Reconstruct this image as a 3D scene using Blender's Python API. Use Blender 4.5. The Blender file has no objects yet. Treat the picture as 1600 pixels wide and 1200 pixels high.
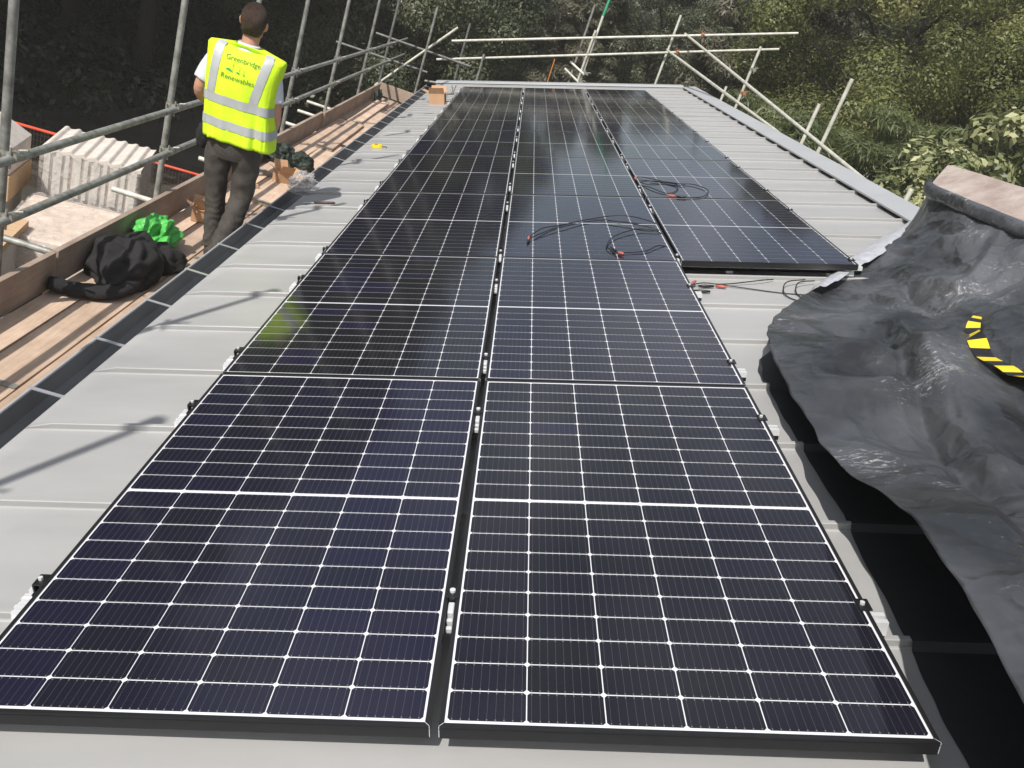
import bpy, bmesh, math, random
import numpy as np
from mathutils import Vector, Matrix, noise
R_ = math.radians
scene = bpy.context.scene
col = scene.collection

# ------------------------------------------------------------------ camera, sky, sun, exposure
TH = R_(17.067)                       # roof pitch; the roof falls to the left (-X)
CT, ST = math.cos(TH), math.sin(TH)
ROT = (0, -TH, 0)                     # rotation of everything that is built in roof axes


def RW(u, y, h):
    """roof coordinates (up the slope, along the roof, off the glass plane) -> world"""
    return Vector((u * CT - h * ST, y, u * ST + h * CT))


cam_d = bpy.data.cameras.new('camera')
cam = bpy.data.objects.new('camera', cam_d)
col.objects.link(cam)
scene.camera = cam
cam_d.sensor_width = 36
cam_d.lens = 1308.27 / 1600 * 36
cam_d.clip_end = 600
cam_d.clip_start = 0.05
rows = [(0.99952681, 0.02599823, 0.01643934), (0.0257712, -0.41602086, -0.90898982), (-0.01679302, 0.90898335, -0.41649401)]
Mr = Matrix(((CT, 0, -ST), (0, 1, 0), (ST, 0, CT)))
rt, dn, fw = [Mr @ Vector(r) for r in rows]
cpos = Mr @ Vector((0.173, -1.285, 1.377))
cam.matrix_world = Matrix(((rt.x, -dn.x, -fw.x, cpos.x), (rt.y, -dn.y, -fw.y, cpos.y), (rt.z, -dn.z, -fw.z, cpos.z), (0, 0, 0, 1)))

world = bpy.data.worlds.new('World')
scene.world = world
world.use_nodes = True
wn = world.node_tree
sky = wn.nodes.new('ShaderNodeTexSky')
sky.sky_type = 'NISHITA'
sky.sun_disc = False
sky.sun_elevation = R_(49)
sky.sun_rotation = R_(214)
sky.air_density = 1.2
sky.dust_density = 2.0
bg = wn.nodes['Background']
hsv = wn.nodes.new('ShaderNodeHueSaturation')
hsv.inputs['Saturation'].default_value = 0.72
wn.links.new(sky.outputs[0], hsv.inputs['Color'])
wtc = wn.nodes.new('ShaderNodeTexCoord')
wnz = wn.nodes.new('ShaderNodeTexNoise')
wnz.inputs['Scale'].default_value = 3.2
wnz.inputs['Detail'].default_value = 6
wn.links.new(wtc.outputs['Generated'], wnz.inputs[0])
wmr = wn.nodes.new('ShaderNodeMapRange')
wmr.inputs[1].default_value = 0.47
wmr.inputs[2].default_value = 0.70
wmr.inputs[4].default_value = 0.8
wn.links.new(wnz.outputs[0], wmr.inputs[0])
wmx = wn.nodes.new('ShaderNodeMixRGB')
wmx.inputs[2].default_value = (9.0, 9.3, 10.0, 1)      # thin cloud, in the units of the sky texture
wn.links.new(wmr.outputs[0], wmx.inputs[0])
wn.links.new(hsv.outputs[0], wmx.inputs[1])
wn.links.new(wmx.outputs[0], bg.inputs[0])
bg.inputs[1].default_value = 0.105

AZ, EL = R_(34), R_(49)
SD = Vector((math.sin(AZ) * math.cos(EL), math.cos(AZ) * math.cos(EL), -math.sin(EL)))
sun_d = bpy.data.lights.new('sun', 'SUN')
sun_d.energy = 4.6
sun_d.angle = R_(0.55)
sun_d.color = (1.0, 0.955, 0.89)
sun = bpy.data.objects.new('sun', sun_d)
sun.rotation_euler = SD.to_track_quat('-Z', 'Y').to_euler()
sun.location = (-12, -18, 25)
col.objects.link(sun)

scene.view_settings.view_transform = 'Standard'
scene.view_settings.look = 'None'
scene.view_settings.exposure = 0.10
scene.view_settings.gamma = 1.0
scene.view_settings.use_curve_mapping = False
scene.render.engine = 'CYCLES'


# ------------------------------------------------------------------ materials
def new_mat(name):
    m = bpy.data.materials.new(name)
    m.use_nodes = True
    return m, m.node_tree, m.node_tree.nodes['Principled BSDF']


def mat(name, c, rough=0.6, metal=0.0, var=0.12, scale=6.0, bump=0.0, bscale=40.0, stretch=None, c2=None, spec=0.5,
        trans=0.0, coord='Object', rvar=0.0, objvar=0.0):
    m, nt, b = new_mat(name)
    N, L = nt.nodes, nt.links
    tc = N.new('ShaderNodeTexCoord')
    mp = N.new('ShaderNodeMapping')
    L.new(tc.outputs[coord], mp.inputs[0])
    if stretch:
        mp.inputs['Scale'].default_value = stretch
    nz = N.new('ShaderNodeTexNoise')
    nz.inputs['Scale'].default_value = scale
    nz.inputs['Detail'].default_value = 7
    nz.inputs['Roughness'].default_value = 0.62
    L.new(mp.outputs[0], nz.inputs[0])
    cr = N.new('ShaderNodeValToRGB')
    L.new(nz.outputs[0], cr.inputs[0])
    lo = tuple(x * (1 - var) for x in c) if c2 is None else c2
    hi = tuple(min(1, x * (1 + var)) for x in c)
    cr.color_ramp.elements[0].position = 0.32
    cr.color_ramp.elements[1].position = 0.68
    cr.color_ramp.elements[0].color = (*lo, 1)
    cr.color_ramp.elements[1].color = (*hi, 1)
    src = cr.outputs[0]
    if objvar:
        oi = N.new('ShaderNodeObjectInfo')
        mr = N.new('ShaderNodeMapRange')
        mr.inputs[3].default_value = 1 - objvar
        mr.inputs[4].default_value = 1 + objvar
        L.new(oi.outputs['Random'], mr.inputs[0])
        hs = N.new('ShaderNodeHueSaturation')
        L.new(mr.outputs[0], hs.inputs['Value'])
        L.new(src, hs.inputs['Color'])
        src = hs.outputs[0]
    L.new(src, b.inputs['Base Color'])
    b.inputs['Roughness'].default_value = rough
    b.inputs['Metallic'].default_value = metal
    b.inputs['Specular IOR Level'].default_value = spec
    if trans:
        b.inputs['Transmission Weight'].default_value = trans
    if rvar:
        mr2 = N.new('ShaderNodeMapRange')
        mr2.inputs[3].default_value = max(0.02, rough - rvar)
        mr2.inputs[4].default_value = min(1, rough + rvar)
        L.new(nz.outputs[0], mr2.inputs[0])
        L.new(mr2.outputs[0], b.inputs['Roughness'])
    if bump:
        n2 = N.new('ShaderNodeTexNoise')
        n2.inputs['Scale'].default_value = bscale
        n2.inputs['Detail'].default_value = 5
        L.new(mp.outputs[0], n2.inputs[0])
        bp = N.new('ShaderNodeBump')
        bp.inputs['Strength'].default_value = bump
        bp.inputs['Distance'].default_value = 0.02
        L.new(n2.outputs[0], bp.inputs['Height'])
        L.new(bp.outputs[0], b.inputs['Normal'])
    return m


M = {}
M['roof'] = mat('painted_roof_metal', (0.365, 0.365, 0.362), 0.40, 0.0, 0.085, 1.7, 0.06, 5.0, stretch=(0.5, 2, 1), rvar=0.08)
M['flash'] = mat('flashing_metal', (0.40, 0.41, 0.425), 0.4, 0.0, 0.05, 2.0, 0.03, 5.0)
M['black_gap'] = mat('foam_closure', (0.012, 0.012, 0.013), 0.8)
M['gutter'] = mat('gutter_grey', (0.17, 0.172, 0.175), 0.5, 0.0, 0.25, 5, 0.05, stretch=(1, .3, 1))
M['strap'] = mat('gutter_strap', (0.55, 0.56, 0.58), 0.35, 0.6, 0.1)
M['alu'] = mat('aluminium', (0.80, 0.81, 0.83), 0.38, 0.35, 0.06, 20)
M['frame'] = mat('black_anodised', (0.022, 0.022, 0.024), 0.38, 0.35, 0.1, 20)
M['clamp'] = mat('black_clamp', (0.02, 0.02, 0.021), 0.35, 0.4, 0.1, 20)
M['tube'] = mat('galvanised_tube', (0.29, 0.295, 0.27), 0.55, 0.3, 0.3, 14, 0.12, 60, c2=(0.15, 0.15, 0.135), objvar=0.12)
M['tube_pale'] = mat('pale_galvanised_tube', (0.60, 0.60, 0.53), 0.55, 0.1, 0.16, 10, 0.08, 60, c2=(0.44, 0.42, 0.34), objvar=0.1)
M['tube_dark'] = mat('dark_tube', (0.17, 0.175, 0.17), 0.6, 0.3, 0.3, 12, 0.1, 60)  # dark tone; on the shaded far upright the colour stands in for shade
M['coupler'] = mat('coupler_steel', (0.34, 0.33, 0.29), 0.5, 0.5, 0.35, 40, 0.2, 80)
M['rust'] = mat('rusty_coupler', (0.36, 0.17, 0.09), 0.8, 0.1, 0.4, 40, 0.2, 80)
M['green_paint'] = mat('green_painted_tube', (0.05, 0.36, 0.20), 0.5, 0, 0.15)
M['orange'] = mat('orange_plastic', (0.65, 0.22, 0.06), 0.5, 0, 0.1)
M['red'] = mat('red_barrier_paint', (0.75, 0.10, 0.05), 0.5, 0, 0.12)
M['mesh_wire'] = mat('barrier_mesh_wire', (0.09, 0.05, 0.035), 0.7)
M['wire_white'] = mat('pale_rail', (0.62, 0.60, 0.55), 0.6, 0, 0.1)
M['cable'] = mat('black_cable', (0.012, 0.012, 0.013), 0.45)
M['conn_red'] = mat('red_connector_cap', (0.45, 0.11, 0.08), 0.45, 0, 0.08)
M['card'] = mat('cardboard', (0.50, 0.30, 0.17), 0.85, 0, 0.10, 8, 0.1, 60)
M['yellow'] = mat('yellow_plastic', (0.80, 0.62, 0.02), 0.45, 0, 0.08, 12)
M['earth'] = mat('woodland_floor', (0.06, 0.052, 0.038), 0.95, 0, 0.5, 0.8, 0.8, 3)
M['wall'] = mat('rendered_wall', (0.45, 0.42, 0.38), 0.9, 0, 0.08, 3, 0.2, 30)
M['bark'] = mat('bark', (0.04, 0.033, 0.025), 0.9, 0, 0.35, 6, 0.8, 20, stretch=(3, 3, .6))
M['black_cloth'] = mat('black_fabric', (0.016, 0.015, 0.016), 0.9, 0, 0.25, 12, 0.5, 130)
M['green_bag'] = mat('green_carrier_bag', (0.10, 0.50, 0.09), 0.4, 0, 0.15, 8, 0.25, 25, c2=(0.05, 0.33, 0.06))
M['dark_green'] = mat('dark_green_canvas', (0.035, 0.05, 0.035), 0.65, 0, 0.4, 9, 0.5, 40, c2=(0.015, 0.02, 0.015))
M['skin'] = mat('skin', (0.52, 0.27, 0.18), 0.55, 0, 0.06, 20, 0.05, 60)
M['hair'] = mat('brown_hair', (0.085, 0.050, 0.032), 0.6, 0, 0.4, 26, 0.8, 120, stretch=(4, 4, 1), c2=(0.022, 0.013, 0.009))
M['shirt'] = mat('pale_shirt', (0.62, 0.63, 0.68), 0.85, 0, 0.05, 20, 0.15, 90)
M['vest'] = mat('hi_vis_yellow', (0.68, 0.98, 0.02), 0.7, 0, 0.05, 8, 0.12, 60, c2=(0.60, 0.92, 0.015))
M['reflective'] = mat('reflective_tape', (0.43, 0.45, 0.45), 0.45, 0.1, 0.05, 20)
M['print_dark'] = mat('printed_lettering', (0.13, 0.22, 0.03), 0.8)
M['print_green'] = mat('printed_green', (0.03, 0.38, 0.10), 0.8)
M['trouser'] = mat('work_trousers', (0.062, 0.055, 0.047), 0.88, 0, 0.22, 12, 0.3, 110)
M['boot'] = mat('work_boot', (0.05, 0.043, 0.036), 0.7, 0, 0.3, 18, 0.3, 80)
M['film'] = None
M['tile'] = mat('roof_tiles_pack', (0.66, 0.60, 0.54), 0.8, 0, 0.12, 6, 0.1, 20)
M['brown_pack'] = mat('brown_packaging', (0.74, 0.60, 0.49), 0.6, 0, 0.14, 4, 0.2, 12)
M['pale_wood'] = mat('pallet_timber', (0.58, 0.40, 0.24), 0.8, 0, 0.15, 8, 0.2, 40, stretch=(1, 6, 6))
M['ply'] = mat('weathered_ply', (0.40, 0.35, 0.315), 0.85, 0, 0.25, 4.5, 0.25, 30, c2=(0.27, 0.195, 0.17))
M['foil'] = mat('silver_foil_tape', (0.66, 0.67, 0.71), 0.34, 0.35, 0.12, 14, 0.35, 22)
M['dark_handle'] = mat('dark_rubber', (0.05, 0.03, 0.025), 0.5)


def wood_mat(name, c, c2, lum=1.0):
    m, nt, b = new_mat(name)
    N, L = nt.nodes, nt.links
    tc = N.new('ShaderNodeTexCoord')
    mp = N.new('ShaderNodeMapping')
    mp.inputs['Scale'].default_value = (9, .7, 9)
    L.new(tc.outputs['Object'], mp.inputs[0])
    oi = N.new('ShaderNodeObjectInfo')
    L.new(oi.outputs['Random'], mp.inputs['Location'])
    nz = N.new('ShaderNodeTexNoise')
    nz.inputs['Scale'].default_value = 5
    nz.inputs['Detail'].default_value = 9
    nz.inputs['Roughness'].default_value = 0.7
    L.new(mp.outputs[0], nz.inputs[0])
    big = N.new('ShaderNodeTexNoise')
    big.inputs['Scale'].default_value = 2.6
    big.inputs['Detail'].default_value = 9
    big.inputs['Roughness'].default_value = .65
    L.new(tc.outputs['Object'], big.inputs[0])
    cr = N.new('ShaderNodeValToRGB')
    cr.color_ramp.elements[0].position = .3
    cr.color_ramp.elements[1].position = .7
    cr.color_ramp.elements[0].color = (*c2, 1)
    cr.color_ramp.elements[1].color = (*c, 1)
    L.new(nz.outputs[0], cr.inputs[0])
    mx = N.new('ShaderNodeMixRGB')
    mx.blend_type = 'MULTIPLY'
    mx.inputs[0].default_value = 0.62
    cr2 = N.new('ShaderNodeValToRGB')
    cr2.color_ramp.elements[0].position = .35
    cr2.color_ramp.elements[1].position = .62
    cr2.color_ramp.elements[0].color = (.55, .5, .46, 1)
    cr2.color_ramp.elements[1].color = (1, 1, 1, 1)
    L.new(big.outputs[0], cr2.inputs[0])
    L.new(cr.outputs[0], mx.inputs[1])
    L.new(cr2.outputs[0], mx.inputs[2])
    mr = N.new('ShaderNodeMapRange')
    mr.inputs[3].default_value = 0.78
    mr.inputs[4].default_value = 1.12
    L.new(oi.outputs['Random'], mr.inputs[0])
    hs = N.new('ShaderNodeHueSaturation')
    L.new(mr.outputs[0], hs.inputs['Value'])
    L.new(mx.outputs[0], hs.inputs['Color'])
    L.new(hs.outputs[0], b.inputs['Base Color'])
    b.inputs['Roughness'].default_value = .85
    bp = N.new('ShaderNodeBump')
    bp.inputs['Strength'].default_value = .25
    bp.inputs['Distance'].default_value = .004
    L.new(nz.outputs[0], bp.inputs['Height'])
    L.new(bp.outputs[0], b.inputs['Normal'])
    return m


M['board'] = wood_mat('scaffold_board_timber', (0.74, 0.56, 0.42), (0.54, 0.40, 0.30))
M['toe'] = wood_mat('toe_board_timber', (0.54, 0.42, 0.33), (0.40, 0.31, 0.245))


def film_mat():
    m, nt, b = new_mat('clear_shrink_film')
    N, L = nt.nodes, nt.links
    out = N['Material Output']
    tr = N.new('ShaderNodeBsdfTransparent')
    b.inputs['Base Color'].default_value = (.75, .72, .70, 1)
    b.inputs['Roughness'].default_value = .12
    tc = N.new('ShaderNodeTexCoord')
    nz = N.new('ShaderNodeTexNoise')
    nz.inputs['Scale'].default_value = 7
    nz.inputs['Detail'].default_value = 6
    nz.inputs['Distortion'].default_value = 1.2
    L.new(tc.outputs['Object'], nz.inputs[0])
    bp = N.new('ShaderNodeBump')
    bp.inputs['Strength'].default_value = .8
    bp.inputs['Distance'].default_value = .06
    L.new(nz.outputs[0], bp.inputs['Height'])
    L.new(bp.outputs[0], b.inputs['Normal'])
    mr = N.new('ShaderNodeMapRange')
    mr.inputs[1].default_value = .35
    mr.inputs[2].default_value = .75
    mr.inputs[3].default_value = .10
    mr.inputs[4].default_value = .50
    L.new(nz.outputs[0], mr.inputs[0])
    mix = N.new('ShaderNodeMixShader')
    L.new(mr.outputs[0], mix.inputs[0])
    L.new(tr.outputs[0], mix.inputs[1])
    L.new(b.outputs[0], mix.inputs[2])
    L.new(mix.outputs[0], out.inputs[0])
    return m


M['film'] = film_mat()


def cell_mat():
    """half-cut mono cell: UV0 = position in the cell, UV1.x = random per cell"""
    m, nt, b = new_mat('solar_cell')
    N, L = nt.nodes, nt.links

    def math_(op, a, bb=None, c=None):
        n = N.new('ShaderNodeMath')
        n.operation = op
        for i, v in enumerate((a, bb, c)):
            if v is None:
                continue
            if isinstance(v, (int, float)):
                n.inputs[i].default_value = v
            else:
                L.new(v, n.inputs[i])
        return n.outputs[0]
    uv = N.new('ShaderNodeUVMap')
    uv.uv_map = 'cell'
    rnd = N.new('ShaderNodeUVMap')
    rnd.uv_map = 'rnd'
    sx = N.new('ShaderNodeSeparateXYZ')
    L.new(uv.outputs[0], sx.inputs[0])
    sr = N.new('ShaderNodeSeparateXYZ')
    L.new(rnd.outputs[0], sr.inputs[0])
    U, V = sx.outputs[0], sx.outputs[1]
    f = math_('FRACT', math_('MULTIPLY', U, 9.0))
    d = math_('ABSOLUTE', math_('SUBTRACT', f, 0.5))
    line = math_('LESS_THAN', d, 0.028)
    # solder pads near both cell edges
    dv = math_('ABSOLUTE', math_('SUBTRACT', math_('ABSOLUTE', math_('SUBTRACT', V, 0.5)), 0.455))
    pad = math_('MULTIPLY', math_('LESS_THAN', d, 0.07), math_('LESS_THAN', dv, 0.022))
    oi = N.new('ShaderNodeObjectInfo')
    r = math_('FRACT', math_('ADD', sr.outputs[0], math_('MULTIPLY', oi.outputs['Random'], 7.3)))
    cr = N.new('ShaderNodeValToRGB')
    e = cr.color_ramp.elements
    e[0].color = (0.0125, 0.0128, 0.0155, 1)
    e[1].color = (0.0145, 0.0142, 0.0330, 1)
    e.new(.6).color = (0.0132, 0.0132, 0.0225, 1)
    L.new(r, cr.inputs[0])
    m1 = N.new('ShaderNodeMixRGB')
    m1.inputs[2].default_value = (0.11, 0.11, 0.12, 1)
    L.new(math_('MULTIPLY', line, 0.42), m1.inputs[0])
    L.new(cr.outputs[0], m1.inputs[1])
    m2 = N.new('ShaderNodeMixRGB')
    m2.inputs[2].default_value = (0.16, 0.16, 0.17, 1)
    L.new(pad, m2.inputs[0])
    L.new(m1.outputs[0], m2.inputs[1])
    L.new(m2.outputs[0], b.inputs['Base Color'])
    b.inputs['Roughness'].default_value = .16
    b.inputs['IOR'].default_value = 1.42
    tc = N.new('ShaderNodeTexCoord')
    nz = N.new('ShaderNodeTexNoise')
    nz.inputs['Scale'].default_value = 3.0
    nz.inputs['Detail'].default_value = 5
    L.new(tc.outputs['Object'], nz.inputs[0])
    mr = N.new('ShaderNodeMapRange')
    mr.inputs[3].default_value = .055
    mr.inputs[4].default_value = .13
    L.new(nz.outputs[0], mr.inputs[0])
    L.new(mr.outputs[0], b.inputs['Roughness'])
    return m


M['cell'] = cell_mat()
M['backsheet'] = mat('white_backsheet', (0.74, 0.74, 0.77), 0.16, 0, 0.02, 5)


def tarp_mat():
    m, nt, b = new_mat('black_polythene')
    N, L = nt.nodes, nt.links
    tc = N.new('ShaderNodeTexCoord')
    n1 = N.new('ShaderNodeTexNoise')
    n1.inputs['Scale'].default_value = 1.6
    n1.inputs['Detail'].default_value = 6
    L.new(tc.outputs['Object'], n1.inputs[0])
    cr = N.new('ShaderNodeValToRGB')
    cr.color_ramp.elements[0].position = .38
    cr.color_ramp.elements[0].color = (0.020, 0.021, 0.023, 1)
    cr.color_ramp.elements[1].position = .66
    cr.color_ramp.elements[1].color = (0.105, 0.110, 0.120, 1)
    L.new(n1.outputs[0], cr.inputs[0])
    # scuffs: stretched fine noise, only inside blotchy patches
    mp = N.new('ShaderNodeMapping')
    mp.inputs['Scale'].default_value = (1, 2.2, 1)
    mp.inputs['Rotation'].default_value = (0, 0, .7)
    L.new(tc.outputs['Object'], mp.inputs[0])
    n2 = N.new('ShaderNodeTexNoise')
    n2.inputs['Scale'].default_value = 34
    n2.inputs['Detail'].default_value = 9
    n2.inputs['Roughness'].default_value = .72
    n2.inputs['Distortion'].default_value = .8
    L.new(mp.outputs[0], n2.inputs[0])
    n3 = N.new('ShaderNodeTexNoise')
    n3.inputs['Scale'].default_value = 2.3
    n3.inputs['Detail'].default_value = 3
    L.new(tc.outputs['Object'], n3.inputs[0])
    ad = N.new('ShaderNodeMath')
    ad.operation = 'MULTIPLY_ADD'
    L.new(n3.outputs[0], ad.inputs[0])
    ad.inputs[1].default_value = 0.75
    L.new(n2.outputs[0], ad.inputs[2])
    mr = N.new('ShaderNodeMapRange')
    mr.inputs[1].default_value = 1.02
    mr.inputs[2].default_value = 1.16
    L.new(ad.outputs[0], mr.inputs[0])
    mx = N.new('ShaderNodeMixRGB')
    mx.inputs[2].default_value = (0.42, 0.42, 0.42, 1)
    L.new(mr.outputs[0], mx.inputs[0])
    L.new(cr.outputs[0], mx.inputs[1])
    L.new(mx.outputs[0], b.inputs['Base Color'])
    rr = N.new('ShaderNodeMapRange')
    rr.inputs[3].default_value = .24
    rr.inputs[4].default_value = .46
    L.new(n1.outputs[0], rr.inputs[0])
    L.new(rr.outputs[0], b.inputs['Roughness'])
    bp = N.new('ShaderNodeBump')
    bp.inputs['Strength'].default_value = .3
    bp.inputs['Distance'].default_value = .015
    n4 = N.new('ShaderNodeTexNoise')
    n4.inputs['Scale'].default_value = 16
    n4.inputs['Detail'].default_value = 6
    L.new(tc.outputs['Object'], n4.inputs[0])
    L.new(n4.outputs[0], bp.inputs['Height'])
    # sharp fold lines
    dst = N.new('ShaderNodeTexNoise')
    dst.inputs['Scale'].default_value = 2.0
    dst.inputs['Detail'].default_value = 4
    L.new(tc.outputs['Object'], dst.inputs[0])
    va = N.new('ShaderNodeVectorMath')
    va.operation = 'MULTIPLY_ADD'
    L.new(dst.outputs['Color'], va.inputs[0])
    va.inputs[1].default_value = (.5, .5, .5)
    L.new(tc.outputs['Object'], va.inputs[2])
    last = bp
    for sc_, am_ in ((3.2, .030), (7.5, .011)):
        mp2 = N.new('ShaderNodeMapping')
        mp2.inputs['Scale'].default_value = (1.5, .75, 1)
        mp2.inputs['Rotation'].default_value = (0, 0, .5 * sc_)
        L.new(va.outputs[0], mp2.inputs[0])
        vo_ = N.new('ShaderNodeTexVoronoi')
        vo_.feature = 'F1'
        vo_.inputs['Scale'].default_value = sc_
        vo_.inputs['Randomness'].default_value = 1
        L.new(mp2.outputs[0], vo_.inputs['Vector'])
        b2 = N.new('ShaderNodeBump')
        b2.inputs['Strength'].default_value = .75
        b2.inputs['Distance'].default_value = am_ * 1.5
        L.new(vo_.outputs['Distance'], b2.inputs['Height'])
        L.new(last.outputs[0], b2.inputs['Normal'])
        last = b2
    L.new(last.outputs[0], b.inputs['Normal'])
    return m


M['tarp'] = tarp_mat()
M['under'] = mat('shadow_black_sheet', (0.022, 0.024, 0.027), 0.6, 0, 0.2, 5, 0.1, 20)  # deep black that darkens the shade under the drape


def leaf_mat(name, ramp, trans=0.35, rough=0.45):
    m, nt, b = new_mat(name)
    N, L = nt.nodes, nt.links
    uv = N.new('ShaderNodeUVMap')
    sx = N.new('ShaderNodeSeparateXYZ')
    L.new(uv.outputs[0], sx.inputs[0])
    cr = N.new('ShaderNodeValToRGB')
    e = cr.color_ramp.elements
    e[0].color = (*ramp[0], 1)
    e[1].color = (*ramp[-1], 1)
    for i, c in enumerate(ramp[1:-1]):
        e.new((i + 1) / (len(ramp) - 1)).color = (*c, 1)
    L.new(sx.outputs[0], cr.inputs[0])
    L.new(cr.outputs[0], b.inputs['Base Color'])
    b.inputs['Roughness'].default_value = rough
    tl = N.new('ShaderNodeBsdfTranslucent')
    L.new(cr.outputs[0], tl.inputs[0])
    mix = N.new('ShaderNodeMixShader')
    mix.inputs[0].default_value = trans
    L.new(b.outputs[0], mix.inputs[1])
    L.new(tl.outputs[0], mix.inputs[2])
    L.new(mix.outputs[0], N['Material Output'].inputs[0])
    return m


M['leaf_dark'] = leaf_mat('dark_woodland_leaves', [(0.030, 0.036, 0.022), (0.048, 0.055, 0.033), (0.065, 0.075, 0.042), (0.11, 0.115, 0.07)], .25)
M['leaf_mid'] = leaf_mat('mid_green_leaves', [(0.055, 0.07, 0.04), (0.10, 0.12, 0.065), (0.145, 0.165, 0.09), (0.26, 0.27, 0.17)], .4)
M['leaf_olive'] = leaf_mat('olive_green_leaves', [(0.09, 0.11, 0.038), (0.19, 0.215, 0.072), (0.29, 0.30, 0.11), (0.50, 0.48, 0.23)], .5)
M['leaf_fern'] = leaf_mat('bright_feathery_leaves', [(0.065, 0.085, 0.032), (0.12, 0.15, 0.055), (0.17, 0.20, 0.08), (0.25, 0.27, 0.12)], .35)
M['leaf_vari'] = leaf_mat('variegated_leaves', [(0.06, 0.09, 0.03), (0.19, 0.215, 0.09), (0.43, 0.44, 0.22), (0.64, 0.63, 0.38)], .35)
M['leaf_rust'] = leaf_mat('grey_brown_conifer_leaves', [(0.055, 0.06, 0.036), (0.10, 0.105, 0.065), (0.15, 0.15, 0.10), (0.20, 0.15, 0.10)], .35)


# ------------------------------------------------------------------ helpers
def tag(o, label=None, cat=None, group=None, kind=None):
    if label:
        o['label'] = label
    if cat:
        o['category'] = cat
    if group:
        o['group'] = group
    if kind:
        o['kind'] = kind
    return o


def empty(name, loc=(0, 0, 0), rot=(0, 0, 0)):
    o = bpy.data.objects.new(name, None)
    o.empty_display_size = .1
    o.location = loc
    o.rotation_euler = rot
    col.objects.link(o)
    return o


class MB:
    """collects shapes, then links them as ONE mesh object"""

    def __init__(s):
        s.v, s.f, s.mi = [], [], []

    def add(s, vs, fs, mi=0):
        o = len(s.v)
        s.v += [tuple(v) for v in vs]
        s.f += [tuple(i + o for i in f) for f in fs]
        s.mi += [mi] * len(fs)
        return s

    def box(s, x0, x1, y0, y1, z0, z1, mi=0):
        vs = [(x, y, z) for z in (z0, z1) for y in (y0, y1) for x in (x0, x1)]
        return s.add(vs, [(0, 2, 3, 1), (4, 5, 7, 6), (0, 1, 5, 4), (2, 6, 7, 3), (0, 4, 6, 2), (1, 3, 7, 5)], mi)

    def tube(s, a, b, r, seg=14, r2=None, cap=True, mi=0, hollow=0):
        return s.path([a, b], [r, r if r2 is None else r2], seg, cap, mi)

    def path(s, pts, rad, seg=10, cap=True, mi=0):
        pts = [Vector(p) for p in pts]
        if not isinstance(rad, (list, tuple)):
            rad = [rad] * len(pts)
        rings = []
        up = None
        for i, p in enumerate(pts):
            if i == 0:
                t = pts[1] - p
            elif i == len(pts) - 1:
                t = p - pts[i - 1]
            else:
                t = (pts[i + 1] - pts[i - 1])
            t.normalize()
            if up is None:
                up = t.orthogonal().normalized()
            up = (up - t * up.dot(t))
            if up.length < 1e-6:
                up = t.orthogonal()
            up.normalize()
            w = t.cross(up)
            rings.append([p + (up * math.cos(2 * math.pi * k / seg) + w * math.sin(2 * math.pi * k / seg)) * rad[i] for k in range(seg)])
        vs = [v for r in rings for v in r]
        fs = []
        for i in range(len(pts) - 1):
            for k in range(seg):
                a = i * seg + k
                b = i * seg + (k + 1) % seg
                fs.append((a, b, b + seg, a + seg))
        if cap:
            fs.append(tuple(range(seg))[::-1])
            fs.append(tuple(range((len(pts) - 1) * seg, len(pts) * seg)))
        return s.add(vs, fs, mi)

    def loft(s, rings, cap=True, mi=0):
        n = len(rings[0])
        vs = [v for r in rings for v in r]
        fs = []
        for i in range(len(rings) - 1):
            for k in range(n):
                a, b = i * n + k, i * n + (k + 1) % n
                fs.append((a, b, b + n, a + n))
        if cap:
            fs.append(tuple(range(n))[::-1])
            fs.append(tuple(range((len(rings) - 1) * n, len(rings) * n)))
        return s.add(vs, fs, mi)

    def build(s, name, mats, parent=None, smooth=False, loc=None, rot=None, bevel=0.0):
        me = bpy.data.meshes.new(name)
        me.from_pydata(s.v, [], s.f)
        if not isinstance(mats, (list, tuple)):
            mats = [mats]
        for m in mats:
            me.materials.append(m)
        me.polygons.foreach_set('material_index', s.mi)
        if smooth:
            me.polygons.foreach_set('use_smooth', [True] * len(s.f))
        me.update()
        o = bpy.data.objects.new(name, me)
        col.objects.link(o)
        if parent:
            o.parent = parent
        if loc is not None:
            o.location = loc
        if rot is not None:
            o.rotation_euler = rot
        if bevel:
            bv = o.modifiers.new('bevel', 'BEVEL')
            bv.width = bevel
            bv.segments = 2
            bv.limit_method = 'ANGLE'
        return o


def copy_tree(o, parent=None):
    c = o.copy()
    col.objects.link(c)
    c.parent = parent
    for ch in list(o.children):
        copy_tree(ch, c)
    return c


def smooth_angle(o, ang=40):
    me = o.data
    me.polygons.foreach_set('use_smooth', [True] * len(me.polygons))
    try:
        me.set_sharp_from_angle(angle=R_(ang))
    except Exception:
        pass


ORD = ['nearest', 'second', 'third', 'fourth', 'fifth', 'sixth', 'seventh', 'farthest']
ORDN = ['first', 'second', 'third', 'fourth', 'fifth', 'sixth', 'seventh', 'eighth', 'ninth', 'tenth', 'eleventh', 'twelfth',
        'thirteenth', 'fourteenth', 'fifteenth', 'sixteenth', 'seventeenth', 'eighteenth', 'nineteenth', 'twentieth']

# ------------------------------------------------------------------ ground
GZ = -3.5
g = MB()
n = 60
gx = np.linspace(-260, 260, n + 1)
vs = [(x, y, GZ + (0 if abs(x) < 12 and -6 < y < 20 else 0.25 * noise.noise(Vector((x * .06, y * .06, 0))))) for y in gx for x in gx]
fs = [(j * (n + 1) + i, j * (n + 1) + i + 1, (j + 1) * (n + 1) + i + 1, (j + 1) * (n + 1) + i) for j in range(n) for i in range(n)]
g.add(vs, fs)
tag(g.build('ground', M['earth'], smooth=True), kind='structure')

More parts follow.
